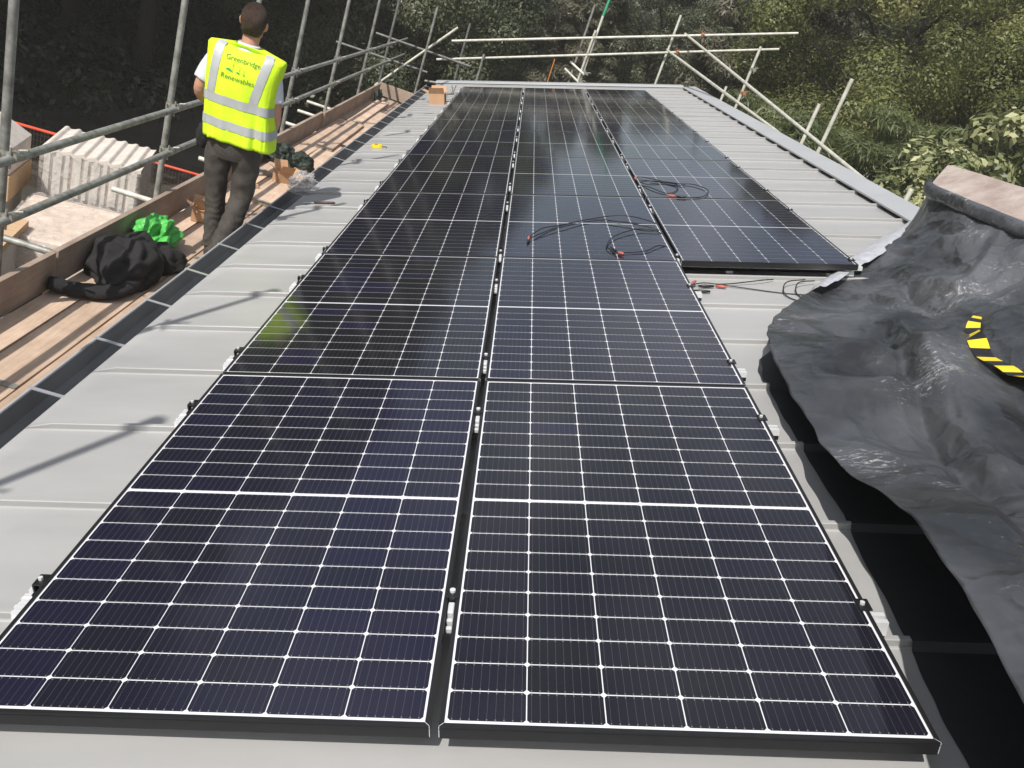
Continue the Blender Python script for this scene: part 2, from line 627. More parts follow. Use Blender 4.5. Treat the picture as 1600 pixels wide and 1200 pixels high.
# ------------------------------------------------------------------ building: walls, roof sheet with seams, flashings, gutter
H = -0.115                # roof pan below the glass plane
U0, U1, Y0, Y1 = -1.705, 3.10, -3.2, 15.95
bld = empty('house', RW(0.7, 6, -4) * 1.0)
bld.location = (0.6, 6, GZ)
tag(bld, 'long low building with pale grey standing seam metal roof carrying the solar panels', 'building')
binv = Matrix.Translation(-bld.location)


def bpart(mb, name, m, roof=True, **k):
    o = mb.build(name, m, **k)
    o.parent = bld
    if roof:
        o.location = -Vector(bld.location)
        o.rotation_euler = ROT
    else:
        o.location = -Vector(bld.location)
    return o


w = MB()
w.add([(-1.5, -3.1, GZ), (3.0, -3.1, GZ), (3.0, 15.8, GZ), (-1.5, 15.8, GZ), (-1.5, -3.1, -.66), (3.0, -3.1, .72), (3.0, 15.8, .72), (-1.5, 15.8, -.66)],
      [(0, 1, 5, 4), (1, 2, 6, 5), (2, 3, 7, 6), (3, 0, 4, 7), (4, 5, 6, 7)])
bpart(w, 'wall', M['wall'], roof=False)

seamY = [0.43 + 0.5225 * k for k in range(-7, 30)]
seamY = [y for y in seamY if Y0 + .1 < y < Y1 - .15]
prof = [(Y0, H)]
for y in seamY:
    prof += [(y - .026, H), (y - .023, H + .0025), (y - .0175, H + .003), (y - .0195, H + .023), (y - .017, H + .026), (y - .004, H + .0265), (y - .001, H + .023), (y + .001, H)]
prof.append((Y1, H))
us = [U0, U0 + .02, U0 + .11] + list(np.linspace(U0 + .4, U1 - .02, 11)) + [U1]
rf = MB()
vs = []
for u in us:
    for (y, h) in prof:
        if h > H:
            k = 0.0 if u == U0 else (0.35 if u < U0 + .05 else 1.0)
            hh = H + (h - H) * k
        else:
            hh = H
        wob = .0016 * noise.noise(Vector((u * 1.3, y * 2.1, 0))) + (.0012 * noise.noise(Vector((u * 4, y * 3, 5))) if h > H else 0)
        vs.append((u, y, hh + wob))
n = len(prof)
fs = [(i * n + k, (i + 1) * n + k, (i + 1) * n + k + 1, i * n + k + 1) for i in range(len(us) - 1) for k in range(n - 1)]
rf.add(vs, fs)
# turned-down eave edge and far edge
rf.box(U0, U0 + .003, Y0, Y1, H - .05, H - .002)
rf.box(U0, U1, Y1 - .003, Y1, H - .12, H - .002)
roof_o = bpart(rf, 'roof', M['roof'])
smooth_angle(roof_o, 25)

fl = MB()
# ridge capping, raised on black foam closures
fl.add([(3.005, Y0, -.066), (3.232, Y0, -.050), (3.24, Y0, -.13), (3.005, Y0, -.082), (3.005, 15.6, -.066), (3.232, 15.6, -.050), (3.24, 15.6, -.13), (3.005, 15.6, -.082)],
       [(0, 1, 5, 4), (1, 2, 6, 5), (0, 4, 7, 3), (4, 5, 6, 7), (0, 3, 2, 1)])
bpart(fl, 'ridge_flashing', M['flash'], bevel=.003)
fc = MB()
for a, b_ in zip([Y0] + seamY, seamY + [15.6]):
    if b_ - a > .1:
        fc.box(3.035, 3.07, a + .03, min(b_ - .03, 15.5), H + .001, -.079)
bpart(fc, 'foam_closure', M['black_gap'])
vf = MB()
vf.add([(U0, 15.60, -.078), (3.03, 15.60, -.078), (3.03, 15.70, -.05), (U0, 15.70, -.05), (U0, 15.97, -.055), (3.03, 15.97, -.055), (3.03, 15.99, -.22), (U0, 15.99, -.22)],
       [(0, 1, 2, 3), (3, 2, 5, 4), (4, 5, 6, 7)])
bpart(vf, 'verge_flashing', M['flash'])

gt = MB()
gx0, gx1, gzt = -1.742, -1.575, -.655
ring = [(gx0 - .012, gzt), (gx0, gzt + .004), (gx0 + .003, gzt - .02), (gx0 + .01, gzt - .085), (gx0 + .04, gzt - .11), (gx1 - .03, gzt - .11), (gx1, gzt - .08), (gx1, gzt + .03)]
ys = [-3.1, 1.9, 5.9, 9.9, 13.9, 15.5]
vs = [(x, y, z) for y in (-3.1, 15.5) for x, z in ring]
n = len(ring)
gt.add(vs, [(k, k + 1, n + k + 1, n + k) for k in range(n - 1)])
go = bpart(gt, 'gutter', M['gutter'], roof=False)
sol = go.modifiers.new('thick', 'SOLIDIFY')
sol.thickness = .003
lp = MB()
lp.tube((gx0 - .008, -3.1, gzt + .003), (gx0 - .008, 15.5, gzt + .003), .006, 8)
lip = lp.build('gutter_lip', M['flash'], parent=go)
first = None
for i in range(32):
    y = 1.79 + .562 * (i - 3)
    if y > 15.3:
        break
    if first is None:
        sm = MB()
        sm.box(gx0 - .012, gx1 + .02, -.010, .010, gzt + .006, gzt + .010)
        sm.box(gx0 - .016, gx0 - .012, -.010, .010, gzt - .02, gzt + .010)
        first = sm.build('gutter_strap', M['strap'], parent=go)
        first.location = (0, y, 0)
    else:
        c = first.copy()
        col.objects.link(c)
        c.parent = go
        c.location = (0, y, 0)

# ------------------------------------------------------------------ solar panels
PW, PL, PP, FR = 1.038, 1.755, 1.761, .035


def frame_mesh():
    b = MB()
    l = .010
    for (x0, x1, y0, y1) in ((0, PW, 0, l), (0, PW, PL - l, PL), (0, l, l, PL - l), (PW - l, PW, l, PL - l)):
        b.box(x0, x1, y0, y1, -.006, 0)
    for (x0, x1, y0, y1) in ((0.0005, PW - .0005, 0.0005, .002), (.0005, PW - .0005, PL - .002, PL - .0005), (.0005, .002, .002, PL - .002), (PW - .002, PW - .0005, .002, PL - .002)):
        b.box(x0, x1, y0, y1, -FR, -.0061)
    # ledge line under the lip
    b.box(0, PW, -.0012, .0004, -.0085, -.0065)
    for (x0, x1, y0, y1) in ((.002, .030, .002, PL - .002), (PW - .030, PW - .002, .002, PL - .002), (.030, PW - .030, .002, .028), (.030, PW - .030, PL - .028, PL - .002)):
        b.box(x0, x1, y0, y1, -FR, -FR + .002)
    # bare mitre edges at the four corners
    for x in (0, PW):
        for y in (0, PL):
            sx, sy = (1 if x == 0 else -1), (1 if y == 0 else -1)
            b.box(min(x - sx * .0006, x + sx * .0007), max(x - sx * .0006, x + sx * .0007), min(y - sy * .0006, y + sy * .0006), max(y - sy * .0006, y + sy * .0006), -.031, -.001, 1)
            q = [(x, y), (x + sx * .0008, y), (x + sx * l, y + sy * (l - .0008)), (x + sx * l, y + sy * l), (x + sx * (l - .0008), y + sy * l), (x, y + sy * .0008)]
            b.add([(a, c, .0004) for a, c in q], [tuple(range(6))], 1)
    return b


def laminate_obj():
    me = bpy.data.meshes.new('laminate')
    v, f, mi, uv, rn = [], [], [], [], []

    def quad(pts, m, uvs, r):
        o = len(v)
        v.extend(pts)
        f.append(tuple(range(o, o + len(pts))))
        mi.append(m)
        uv.extend(uvs)
        rn.extend([(r, 0)] * len(pts))
    quad([(.0085, .0085, -.0030), (PW - .0085, .0085, -.0030), (PW - .0085, PL - .0085, -.0030), (.0085, PL - .0085, -.0030)], 0, [(0, 0)] * 4, 0)
    quad([(.0085, .0085, -.0075), (.0085, PL - .0085, -.0075), (PW - .0085, PL - .0085, -.0075), (PW - .0085, .0085, -.0075)], 0, [(0, 0)] * 4, 0)
    rnd = random.Random(5)
    mx, gx = .0155, .0026
    cw = (PW - 2 * mx - 5 * gx) / 6
    my, gy, mid = .0195, .0031, .0140
    ch = (PL - 2 * my - 18 * gy - mid) / 20
    c = .0085
    z = -.0022
    for i in range(6):
        colr = rnd.random()
        for j in range(20):
            x0 = mx + i * (cw + gx)
            y0 = my + j * (ch + gy) + ((mid - gy) if j >= 10 else 0)
            c = .0058
            p = [(0, c), (c, 0), (cw - c, 0), (cw, c), (cw, ch - c), (cw - c, ch), (c, ch), (0, ch - c)]
            r = (colr * .35 + (rnd.random() * .22) + .35 * (rnd.random() if j % 5 == 0 else .5)) % 1
            quad([(x0 + a, y0 + b_, z) for a, b_ in p], 1, [(a / cw, b_ / ch) for a, b_ in p], r)
    me.from_pydata(v, [], f)
    me.materials.append(M['backsheet'])
    me.materials.append(M['cell'])
    me.polygons.foreach_set('material_index', mi)
    u1 = me.uv_layers.new(name='cell')
    u1.data.foreach_set('uv', np.array(uv, 'f').ravel())
    u2 = me.uv_layers.new(name='rnd')
    u2.data.foreach_set('uv', np.array(rn, 'f').ravel())
    o = bpy.data.objects.new('laminate', me)
    col.objects.link(o)
    return o


proto = empty('solar_module', (0, 0, 0), ROT)
fo = frame_mesh().build('frame', [M['frame'], M['alu']], parent=proto)
lo = laminate_obj()
lo.parent = proto
prand = random.Random(3)
COLX = [(-1.048, 'left'), (.010, 'middle'), (1.068, 'right')]
used = False
for ci, (x, cn) in enumerate(COLX):
    for k in range(8):
        if ci == 2 and k < 2:
            continue
        o = proto if not used else copy_tree(proto)
        used = True
        o.location = RW(x + prand.uniform(-.001, .001), PP * k + prand.uniform(-.0012, .0012), prand.uniform(-.0012, .0012))
        rowt = ORD[k] if ci < 2 else ['', '', 'nearest', 'second', 'third', 'fourth', 'fifth', 'farthest'][k]
        tag(o, 'dark solar panel with white grid lines, %s one in the %s column' % (rowt, cn), 'solar panel', 'solar panels laid in three columns')

# rails under the panels
railY = [.43, 1.475, 1.998, 3.043, 3.625, 4.95, 5.655, 6.70, 7.222, 8.267, 9.05, 10.1, 10.88, 11.92, 12.62, 13.70]


def rail_mb(u0, u1):
    b = MB()
    b.box(u0, u1, -.020, -.006, -.078, -.036)
    b.box(u0, u1, .006, .020, -.078, -.036)
    b.box(u0, u1, -.020, .020, -.078, -.060)
    for k in range(int((u1 - u0) / .6) + 1):
        uu = u0 + .08 + k * .6
        if uu < u1 - .02:
            b.box(uu - .02, uu + .02, -.03, .03, -.092, -.0785)
    return b


rs = rail_mb(-1.105, 1.105).build('mounting_rail', M['alu'])
rl = rail_mb(-1.105, 2.165).build('mounting_rail', M['alu'])
for o, short in ((rs, True), (rl, False)):
    k0 = True
    for i, y in enumerate(railY):
        if (i < 4) != short:
            continue
        c = o if k0 else o.copy()
        if not k0:
            col.objects.link(c)
        k0 = False
        c.location = RW(0, y, 0)
        c.rotation_euler = ROT
        tag(c, 'silver mounting rail under the panels, %s from the near end' % ORDN[i], 'rail', 'mounting rails under the panels')


def mid_clamp():
    t = empty('panel_clamp', (0, 0, 0), ROT)
    b = MB()
    b.box(-.017, .017, -.022, .022, .0008, .0055)
    b.box(-.0085, .0085, -.022, .022, -.036, .0006)
    b.build('clamp_body', M['clamp'], parent=t, bevel=.001)
    h = MB()
    h.tube((0, 0, .0056), (0, 0, .012), .0075, 12)
    h.tube((0, 0, .012), (0, 0, .0125), .004, 8)
    h.build('bolt', M['alu'], parent=t)
    c = MB()
    c.box(-.0080, .0080, -.066, -.026, -.030, -.006)
    c.box(-.0080, .0080, -.088, -.076, -.032, -.014)
    c.box(-.0080, .0080, -.112, -.100, -.034, -.018)
    c.build('rail_nut', M['alu'], parent=t, bevel=.003)
    return t


def end_clamp():
    t = empty('end_clamp', (0, 0, 0), ROT)
    b = MB()                    # panel lies at -x
    b.box(-.008, .024, -.022, .022, .0008, .0050)
    b.box(.001, .006, -.022, .022, -.036, .0006)
    b.box(.020, .025, -.022, .022, -.020, .0006)
    b.box(.006, .034, -.020, .020, -.036, -.030)
    b.build('clamp_body', M['clamp'], parent=t, bevel=.001)
    h = MB()
    h.tube((.012, 0, .0051), (.012, 0, .012), .0065, 6)
    h.build('bolt', M['alu'], parent=t)
    e = MB()
    for k in range(4):
        e.box(.008, .060, -.026 - k * .016, -.016 - k * .016, -.052 - (.004 if k % 2 else 0), -.038 - (.004 if k % 2 else 0))
    e.box(.008, .060, -.078, -.012, -.078, -.0565)
    e.build('rail_end', M['alu'], parent=t)
    return t


mc, ec = mid_clamp(), end_clamp()
mu = eu = False
for gname, ux, ys in (('left', 0.0, railY), ('right', 1.058, railY[4:])):
    for i, y in enumerate(ys):
        o = copy_tree(mc) if mu else mc
        mu = True
        o.location = RW(ux, y, 0)
        tag(o, 'small clamp in the %s gap between panel columns, %s one away' % (gname, ORDN[i]), 'clamp', 'clamps in the gaps between panels')
for side, ux, ys, rz in (('left edge of the left column', -1.048, railY, math.pi), ('right edge of the middle column', 1.048, railY[:4], 0), ('right edge of the right column', 2.106, railY[4:], 0)):
    for i, y in enumerate(ys):
        o = copy_tree(ec) if eu else ec
        eu = True
        o.location = RW(ux, y, 0)
        if rz:
            # turned half round about the roof normal
            o.rotation_euler = (Matrix.Rotation(-TH, 3, 'Y') @ Matrix.Rotation(math.pi, 3, 'Z')).to_euler()
            o.scale = (1, -1, 1)
        tag(o, 'end clamp on the %s, %s one away' % (side, ORDN[i]), 'clamp', 'end clamps along the panel edges')


# ------------------------------------------------------------------ cables
def cr_spline(pts, n=10):
    P = [Vector(p) for p in pts]
    P = [P[0] * 2 - P[1]] + P + [P[-1] * 2 - P[-2]]
    out = []
    for i in range(1, len(P) - 2):
        for k in range(n):
            t = k / n
            out.append(.5 * ((2 * P[i]) + (-P[i - 1] + P[i + 1]) * t + (2 * P[i - 1] - 5 * P[i] + 4 * P[i + 1] - P[i + 2]) * t * t + (-P[i - 1] + 3 * P[i] - 3 * P[i + 1] + P[i + 2]) * t ** 3))
    out.append(P[-2])
    return out


def cable(name, label, runs, conns):
    o0 = Vector(runs[0][0])
    t = empty(name, RW(*o0), ROT)
    for r in runs:
        b = MB()
        b.path([p - o0 for p in cr_spline(r)], .0035, 7)
        b.build('wire', M['cable'], parent=t, smooth=True)
    for (p, q, c) in conns:
        p, q = Vector(p) - o0, Vector(q) - o0
        d = (q - p)
        b = MB()
        b.path([p, p + d * .3, p + d * .35, p + d * .7, q], [.006, .0085, .0095, .0085, .006], 9)
        b.build('connector', M['conn_red'] if c else M['cable'], parent=t, smooth=True)
    tag(t, label, 'cable', 'loose solar cables')
    return t


cable('solar_cable', 'pair of black cables stretched across the middle panel column toward its left side',
      [[(1.055, 4.40, -.01), (1.00, 4.44, .012), (.82, 4.56, .02), (.60, 4.50, .006), (.38, 4.30, .006), (.26, 4.15, .02), (.19, 3.98, .02), (.165, 3.90, .006)],
       [(1.055, 4.25, -.01), (.98, 4.27, .01), (.80, 4.38, .015), (.60, 4.46, .013), (.40, 4.26, .016), (.27, 4.08, .012), (.18, 3.93, .01), (.165, 3.86, .006)]],
      [((.165, 3.90, .008), (.168, 3.97, .008), True), ((.165, 3.88, .008), (.160, 3.83, .008), False)])
cable('solar_cable', 'black cable loop ending in a red cap on the middle panel column',
      [[(1.056, 4.12, -.012), (1.0, 4.19, .010), (.88, 4.20, .014), (.72, 4.02, .012), (.65, 3.80, .006), (.665, 3.70, .012), (.70, 3.64, .008)],
       [(1.056, 3.86, -.012), (.97, 3.82, .008), (.88, 3.70, .006), (.78, 3.66, .006), (.71, 3.66, .008), (.67, 3.76, .010)]],
      [((.70, 3.645, .010), (.735, 3.60, .012), True), ((.68, 3.70, .010), (.705, 3.63, .012), False)])
cable('solar_cable', 'black cable loop with red cap lying on the right panel column',
      [[(1.06, 5.98, -.01), (1.10, 6.05, .012), (1.22, 5.98, .008), (1.36, 5.82, .006), (1.52, 5.78, .01), (1.60, 5.55, .01), (1.52, 5.32, .008), (1.40, 5.27, .006), (1.30, 5.30, .008)],
       [(1.06, 5.80, -.01), (1.14, 5.62, .01), (1.24, 5.42, .006), (1.33, 5.50, .006), (1.38, 5.72, .012), (1.30, 5.84, .008), (1.18, 5.90, .008)],
       [(1.06, 5.9, -.01), (1.16, 5.86, .014), (1.30, 5.86, .012), (1.45, 5.74, .012)]],
      [((1.30, 5.30, .009), (1.24, 5.33, .009), True), ((1.38, 5.27, .009), (1.31, 5.29, .009), False), ((1.07, 5.98, .004), (1.06, 6.05, .004), True)])
cable('solar_cable', 'black cables with red plugs trailing over the roof below the right column of panels',
      [[(1.10, 3.34, -.09), (1.20, 3.42, -.10), (1.36, 3.38, -.105), (1.60, 3.30, -.11), (1.78, 3.26, -.108), (1.92, 3.22, -.109)],
       [(1.80, 3.50, -.09), (1.66, 3.40, -.08), (1.62, 3.24, -.105), (1.72, 3.12, -.108), (1.90, 3.14, -.105)],
       [(1.85, 3.48, -.09), (1.73, 3.40, -.08), (1.69, 3.26, -.105), (1.76, 3.16, -.108), (1.90, 3.20, -.10)],
       [(1.62, 3.52, -.1), (1.52, 3.46, -.09), (1.36, 3.42, -.10), (1.26, 3.40, -.10)]],
      [((1.10, 3.34, -.085), (1.14, 3.40, -.085), True), ((1.15, 3.36, -.10), (1.24, 3.36, -.10), False), ((1.25, 3.37, -.10), (1.31, 3.35, -.10), True), ((1.11, 3.27, -.10), (1.20, 3.26, -.10), False)])

# ------------------------------------------------------------------ scaffold tubes and couplers
TR = .0242


def coupler_mb(z=0, axis='Y', side=.05, m=0):
    """right-angle coupler: collar round the upright, collar round the ledger, bolts"""
    b = MB()
    b.tube((0, 0, z - .024), (0, 0, z + .024), .031, 14, mi=m)
    b.tube((side, -.024, z), (side, .024, z), .031, 14, mi=m)
    b.box(.0, side, -.02, .02, z - .022, z + .022, m)
    b.tube((-.01, -.045, z + .012), (-.01, .055, z + .012), .007, 8, mi=m)
    b.tube((side, -.03, z - .06), (side, -.03, z + .055), .007, 8, mi=m)
    b.tube((side + .01, .03, z + .03), (side + .06, .03, z + .045), .008, 6, mi=m)
    b.tube((-.01, .05, z + .012), (-.01, .065, z + .012), .013, 6, mi=m)
    return b


def tube_thing(name, label, a, b_, m='tube', group=None, cat='scaffold tube', couplers=(), r=TR, extra=None):
    a, b_ = Vector(a), Vector(b_)
    t = empty(name, a)
    mb = MB()
    d = b_ - a
    dn_ = d.normalized()
    # hollow open ends
    up = dn_.orthogonal().normalized()
    w_ = dn_.cross(up)
    rings = []
    for (c, rr) in ((dn_ * .03, r * .84), (dn_ * 0, r * .84), (dn_ * 0, r), (d, r), (d, r * .84), (d - dn_ * .03, r * .84)):
        rings.append([c + (up * math.cos(2 * math.pi * k / 16) + w_ * math.sin(2 * math.pi * k / 16)) * rr for k in range(16)])
    mb.loft(rings, cap=True)
    o = mb.build('tube', M[m], parent=t)
    smooth_angle(o, 50)
    for c in couplers:
        pos, rotz, mm = c
        cb = coupler_mb(0)
        co = cb.build('coupler', M[mm], parent=t, loc=Vector(pos) - a, rot=rotz)
        smooth_angle(co, 40)
    if extra:
        extra(t)
    tag(t, label, cat, group)
    return t


XS = -2.68
stdY = [(-.72, 2.64), (.86, 2.64), (3.18, 2.5), (5.39, 2.7), (7.2, 2.6), (9.03, 2.6), (11.31, 2.6), (13.78, 2.6), (15.93, 2.6)]
names = ['', '', 'at the left edge of the photo', 'just left of the man', 'behind the head of the man', 'first one right of the man', 'second one right of the man',
         'third one right of the man', 'last of its row, beyond the end of the deck']
RZ1, RZ2 = -.20, -.545
for i, (y, zt) in enumerate(stdY):
    lab = 'grey scaffold upright ' + (names[i] if names[i] else ('out of view, casting ' + ('the nearest' if i == 0 else 'the second nearest') + ' pole shadow on the roof'))
    cps = [((XS, y, RZ1), (0, 0, 0), 'coupler'), ((XS, y, RZ2), (0, 0, 0), 'coupler'), ((XS, y, zt - .86), (0, 0, 0), 'coupler'), ((XS, y, -1.19), (0, 0, 0), 'coupler')]
    tp0 = tube_thing('scaffold_pole', lab, (XS, y, GZ), (XS, y, zt), 'tube' if i < 8 else 'tube_dark', 'scaffold uprights along the gutter side', couplers=cps, extra=lambda t: MB().box(-.075, .075, -.075, .075, -.0, .008).build('base_plate', M['coupler'], parent=t))
    if i < 2:
        MB().path([(0, 0, zt - GZ - .05), (0, 0, zt - GZ - .04), (0, 0, zt - GZ + .03), (0, 0, zt - GZ + .045)], [.03, .043, .043, .02], 14).build('end_cap', M['coupler'], parent=tp0, smooth=True)
XR = XS + .05
tube_thing('guard_rail', 'upper grey guard rail tube along the gutter side scaffold', (XR, -2.6, RZ1 - .02), (XR, 18.1, RZ1 + .01), 'tube', 'guard rails along the gutter side')
tube_thing('guard_rail', 'lower grey guard rail tube along the gutter side scaffold', (XR, -2.6, RZ2 - .02), (XR, 18.2, RZ2 + .02), 'tube', 'guard rails along the gutter side')
for i, (y, x0, lt) in enumerate(((-.4, -3.1, 'out of view beside the camera'), (1.9, -3.2, 'below the near end of the toe board, mostly hidden'), (4.29, -3.26, 'sticking out over the packs at the left edge, grey and weathered'),
                                 (5.94, -3.26, 'sticking out over the packs, pale, just left of the man'), (7.7, -3.15, 'hidden behind the legs of the man'),
                                 (10.75, -3.07, 'pale stub, first right of the man'), (11.86, -3.18, 'pale stub, second right of the man'), (12.82, -3.28, 'pale stub, farthest of those right of the man'))):
    tube_thing('transom', 'short deck support tube ' + lt, (x0, y, -1.175), (-1.62, y, -1.175), 'tube_pale' if i > 2 else 'tube', 'transom tubes under the deck')

# second, inner line of uprights is only seen at the far corner
tube_thing('scaffold_pole', 'pale scaffold upright at the far gutter corner, its foot by the deck end', (-2.0, 16.3, GZ), (-2.0, 16.3, .67), 'tube', 'scaffold uprights at the far end')
FE = 16.6
tube_thing('scaffold_tube', 'dark cross tube at the far left corner, upper of two crossing level ones', (-3.06, FE, -.16), (-1.10, FE, -.175), 'tube_dark', 'tubes at the far left corner', couplers=[((-1.33, 16.62, -.17), (R_(90), 0, 0), 'coupler')])
tube_thing('scaffold_tube', 'dark cross tube at the far left corner, lower of two crossing level ones', (-3.78, FE, -.562), (-1.90, FE, -.552), 'tube_dark', 'tubes at the far left corner')
tube_thing('scaffold_tube', 'bright slanting brace rising rightward from the far deck corner', (-2.80, 16.3, -1.08), (-1.541, 16.55, .44), 'tube_pale', 'tubes at the far left corner')
tube_thing('scaffold_tube', 'short grey tube stub just beyond the far left roof corner', (-1.90, 16.6, -.55 - .17), (-1.28, 16.4, -.60), 'tube', 'tubes at the far left corner')
tube_thing('scaffold_pole', 'faint dark upright behind the far left roof corner', (-1.373, 17.2, GZ), (-1.373, 17.2, .56), 'tube_dark', 'scaffold uprights at the far end')
tube_thing('scaffold_pole', 'thin pale upright ending just under the lower far rail near its left end', (-.915, 16.75, GZ), (-.915, 16.75, .12), 'tube', 'scaffold uprights at the far end')
tube_thing('scaffold_pole', 'very short pole tip peeping over the far left roof edge', (-1.215, 16.7, GZ), (-1.215, 16.7, -.435), 'tube', 'scaffold uprights at the far end')
# sloping rails past the far verge
Y2 = 16.8
tube_thing('guard_rail', 'upper of two long pale rails crossing beyond the far roof edge', (-1.607, Y2, .153), (4.877, Y2, 2.416), 'tube_pale', 'rails beyond the far roof edge',
           couplers=[((-1.53, Y2 + .05, .17), (R_(90), 0, 0), 'coupler'), ((3.10, Y2 - .05, 1.80), (0, R_(-17), R_(90)), 'rust')])
tube_thing('guard_rail', 'lower of two long pale rails crossing beyond the far roof edge', (-1.805, Y2, -.278), (4.646, Y2, 2.031), 'tube_pale', 'rails beyond the far roof edge',
           couplers=[((2.75, Y2 - .05, 1.355), (0, R_(-17), R_(90)), 'rust')])
tube_thing('scaffold_pole', 'leaning pale upright left of the green topped pole', (.865, 16.95, GZ), (.895, 16.95, 1.66), 'tube', 'scaffold uprights at the far end')
gp = tube_thing('scaffold_pole', 'tall pale upright with a green top beyond the far roof edge', (1.045, 16.85, GZ), (1.11, 16.85, 1.52), 'tube_pale', 'scaffold uprights at the far end',
                couplers=[((1.06, 16.85, .95), (0, 0, R_(90)), 'coupler'), ((1.06, 16.85, .62), (0, 0, R_(90)), 'coupler'), ((1.05, 16.85, .42), (0, 0, R_(60)), 'coupler'), ((1.05, 16.85, .30), (0, 0, R_(100)), 'coupler')],
                extra=lambda t: MB().tube(Vector((1.111, 16.85, 1.521)) - t.location, Vector((1.15, 16.85, 2.35)) - t.location, .0245, 12).build('green_top', M['green_paint'], parent=t))
tube_thing('scaffold_pole', 'short pale upright doubled against the green topped pole', (.985, 16.80, GZ), (1.06, 16.80, 1.23), 'tube_pale', 'scaffold uprights at the far end')
for k, (xa, za, xb, zb, tx) in enumerate(((.78, .52, 1.03, .42, 'upper'), (.72, .36, .98, .24, 'lower'))):
    tube_thing('scaffold_stub', '%s short cross stub linking the two middle uprights beyond the roof' % tx, (xa, 16.9, za), (xb + .1, 16.75, zb - .04), 'tube_pale', 'short stubs on the middle uprights',
               couplers=[((xb + .1, 16.75, zb), (R_(90), 0, 0), 'coupler')])
tube_thing('scaffold_pole', 'pale upright near the ridge end crossing both far rails', (2.579, 16.9, GZ), (2.574, 16.9, 2.01), 'tube_pale', 'scaffold uprights at the far end')
tube_thing('marker_rod', 'thin orange rod standing beyond the far roof edge', (.473, 16.8, GZ), (.465, 16.8, .48), 'orange', None, 'rod', r=.011)
# ridge side
XG = 3.6
for (y, zt, lt, mm) in ((14.05, 1.876, 'tall one behind the two slanting tubes', 'tube_pale'), (15.3, 1.09, 'short thin one nearest the far corner', 'tube_pale'), (10.06, 1.353, 'yellowish one left of the pair', 'tube_pale'),
                        (9.36, 1.73, 'taller right one of the pair', 'tube_pale'), (6.66, .941, 'tiny tip beside the black sheet', 'tube_pale')):
    tube_thing('scaffold_pole', 'pale scaffold upright past the ridge, ' + lt, (XG, y, GZ), (XG, y, zt), mm, 'scaffold uprights past the ridge',
               couplers=([((XG, y, 1.10), (0, 0, 0), 'rust'), ((XG, y, 1.50), (0, 0, 0), 'coupler')] if y > 14 and zt > 1.5 else []))
tube_thing('guard_rail', 'long pale slanting tube past the ridge, upper one', (2.80, 17.0, 1.72), (3.62, 7.0, .75), 'tube_pale', 'slanting tubes past the ridge')
tube_thing('guard_rail', 'long pale slanting tube past the ridge, lower one', (2.56, 17.0, 1.33), (3.60, 9.3, .74), 'tube_pale', 'slanting tubes past the ridge')

# ------------------------------------------------------------------ deck boards
DZ = -1.1
brnd = random.Random(11)


def board(x0, x1, y0, y1, z1, label, m='board', th=.038, name='scaffold_board', group='scaffold boards of the deck', tilt=0):
    t = empty(name, ((x0 + x1) / 2, (y0 + y1) / 2, z1 - th))
    wx, wy_ = (x1 - x0) / 2, (y1 - y0) / 2
    b = MB()
    nseg = 8
    rings = []
    sag = [brnd.uniform(-.003, .003) for _ in range(nseg + 1)]
    for i in range(nseg + 1):
        y = -wy_ + 2 * wy_ * i / nseg
        rings.append([(-wx, y, sag[i]), (wx, y, sag[i]), (wx, y, th + sag[i]), (-wx, y, th + sag[i])])
    b.loft(rings)
    b.build('plank', M[m], parent=t, bevel=.003)
    e = MB()
    for s in (-1, 1):
        e.box(-wx + .0, wx - .0, s * wy_ - .018, s * wy_ + .018, th + .0035, th + .0048)
        e.box(-wx, wx, s * (wy_ + .0012) - .0008, s * (wy_ + .0012) + .0008, .0, th + .0035)
    e.build('end_band', M['coupler'], parent=t)
    t.rotation_euler = (0, 0, tilt)
    tag(t, label, 'scaffold board', group)
    return t


rowsx = [(-2.578, -2.392, 'outermost'), (-2.380, -2.144, 'second from the toe board'), (-2.130, -1.915, 'third from the toe board'), (-1.905, -1.80, 'narrow one against the gutter')]
secs = {0: [-3, .6, 4.3, 8.1, 12.0, 15.2], 1: [-3, 2.45, 6.3, 10.2, 14.0, 15.25], 2: [-3, .9, 4.8, 8.6, 12.5, 15.2], 3: [-3, 1.0, 4.9, 8.8, 15.2]}
for i, (x0, x1, nm) in enumerate(rowsx):
    ss = secs[i]
    for j in range(len(ss) - 1):
        board(x0, x1, ss[j] + .006, ss[j + 1] - .006, DZ + brnd.uniform(-.004, .003), 'worn timber deck board, %s, %s length from the near end' % (nm, ORDN[j]), tilt=brnd.uniform(-.0008, .0008))
top = [(-2.50, -2.29, 7.6, 11.2, .04, 'left one before the toe board joint'), (-2.27, -2.06, 6.55, 9.9, .04, 'right one beside the dark green bag'), (-2.43, -2.22, 11.3, 14.6, .04, 'left far one'),
       (-2.20, -1.99, 10.0, 13.4, .043, 'right far one by the gutter'), (-2.33, -2.13, 9.4, 11.6, .081, 'topmost short one of the pile')]
for (x0, x1, y0, y1, dz, nm) in top:
    board(x0, x1, y0, y1, DZ + dz, 'loose sunlit board laid on top of the deck, ' + nm, group='loose boards on the deck', tilt=brnd.uniform(-.012, .012))
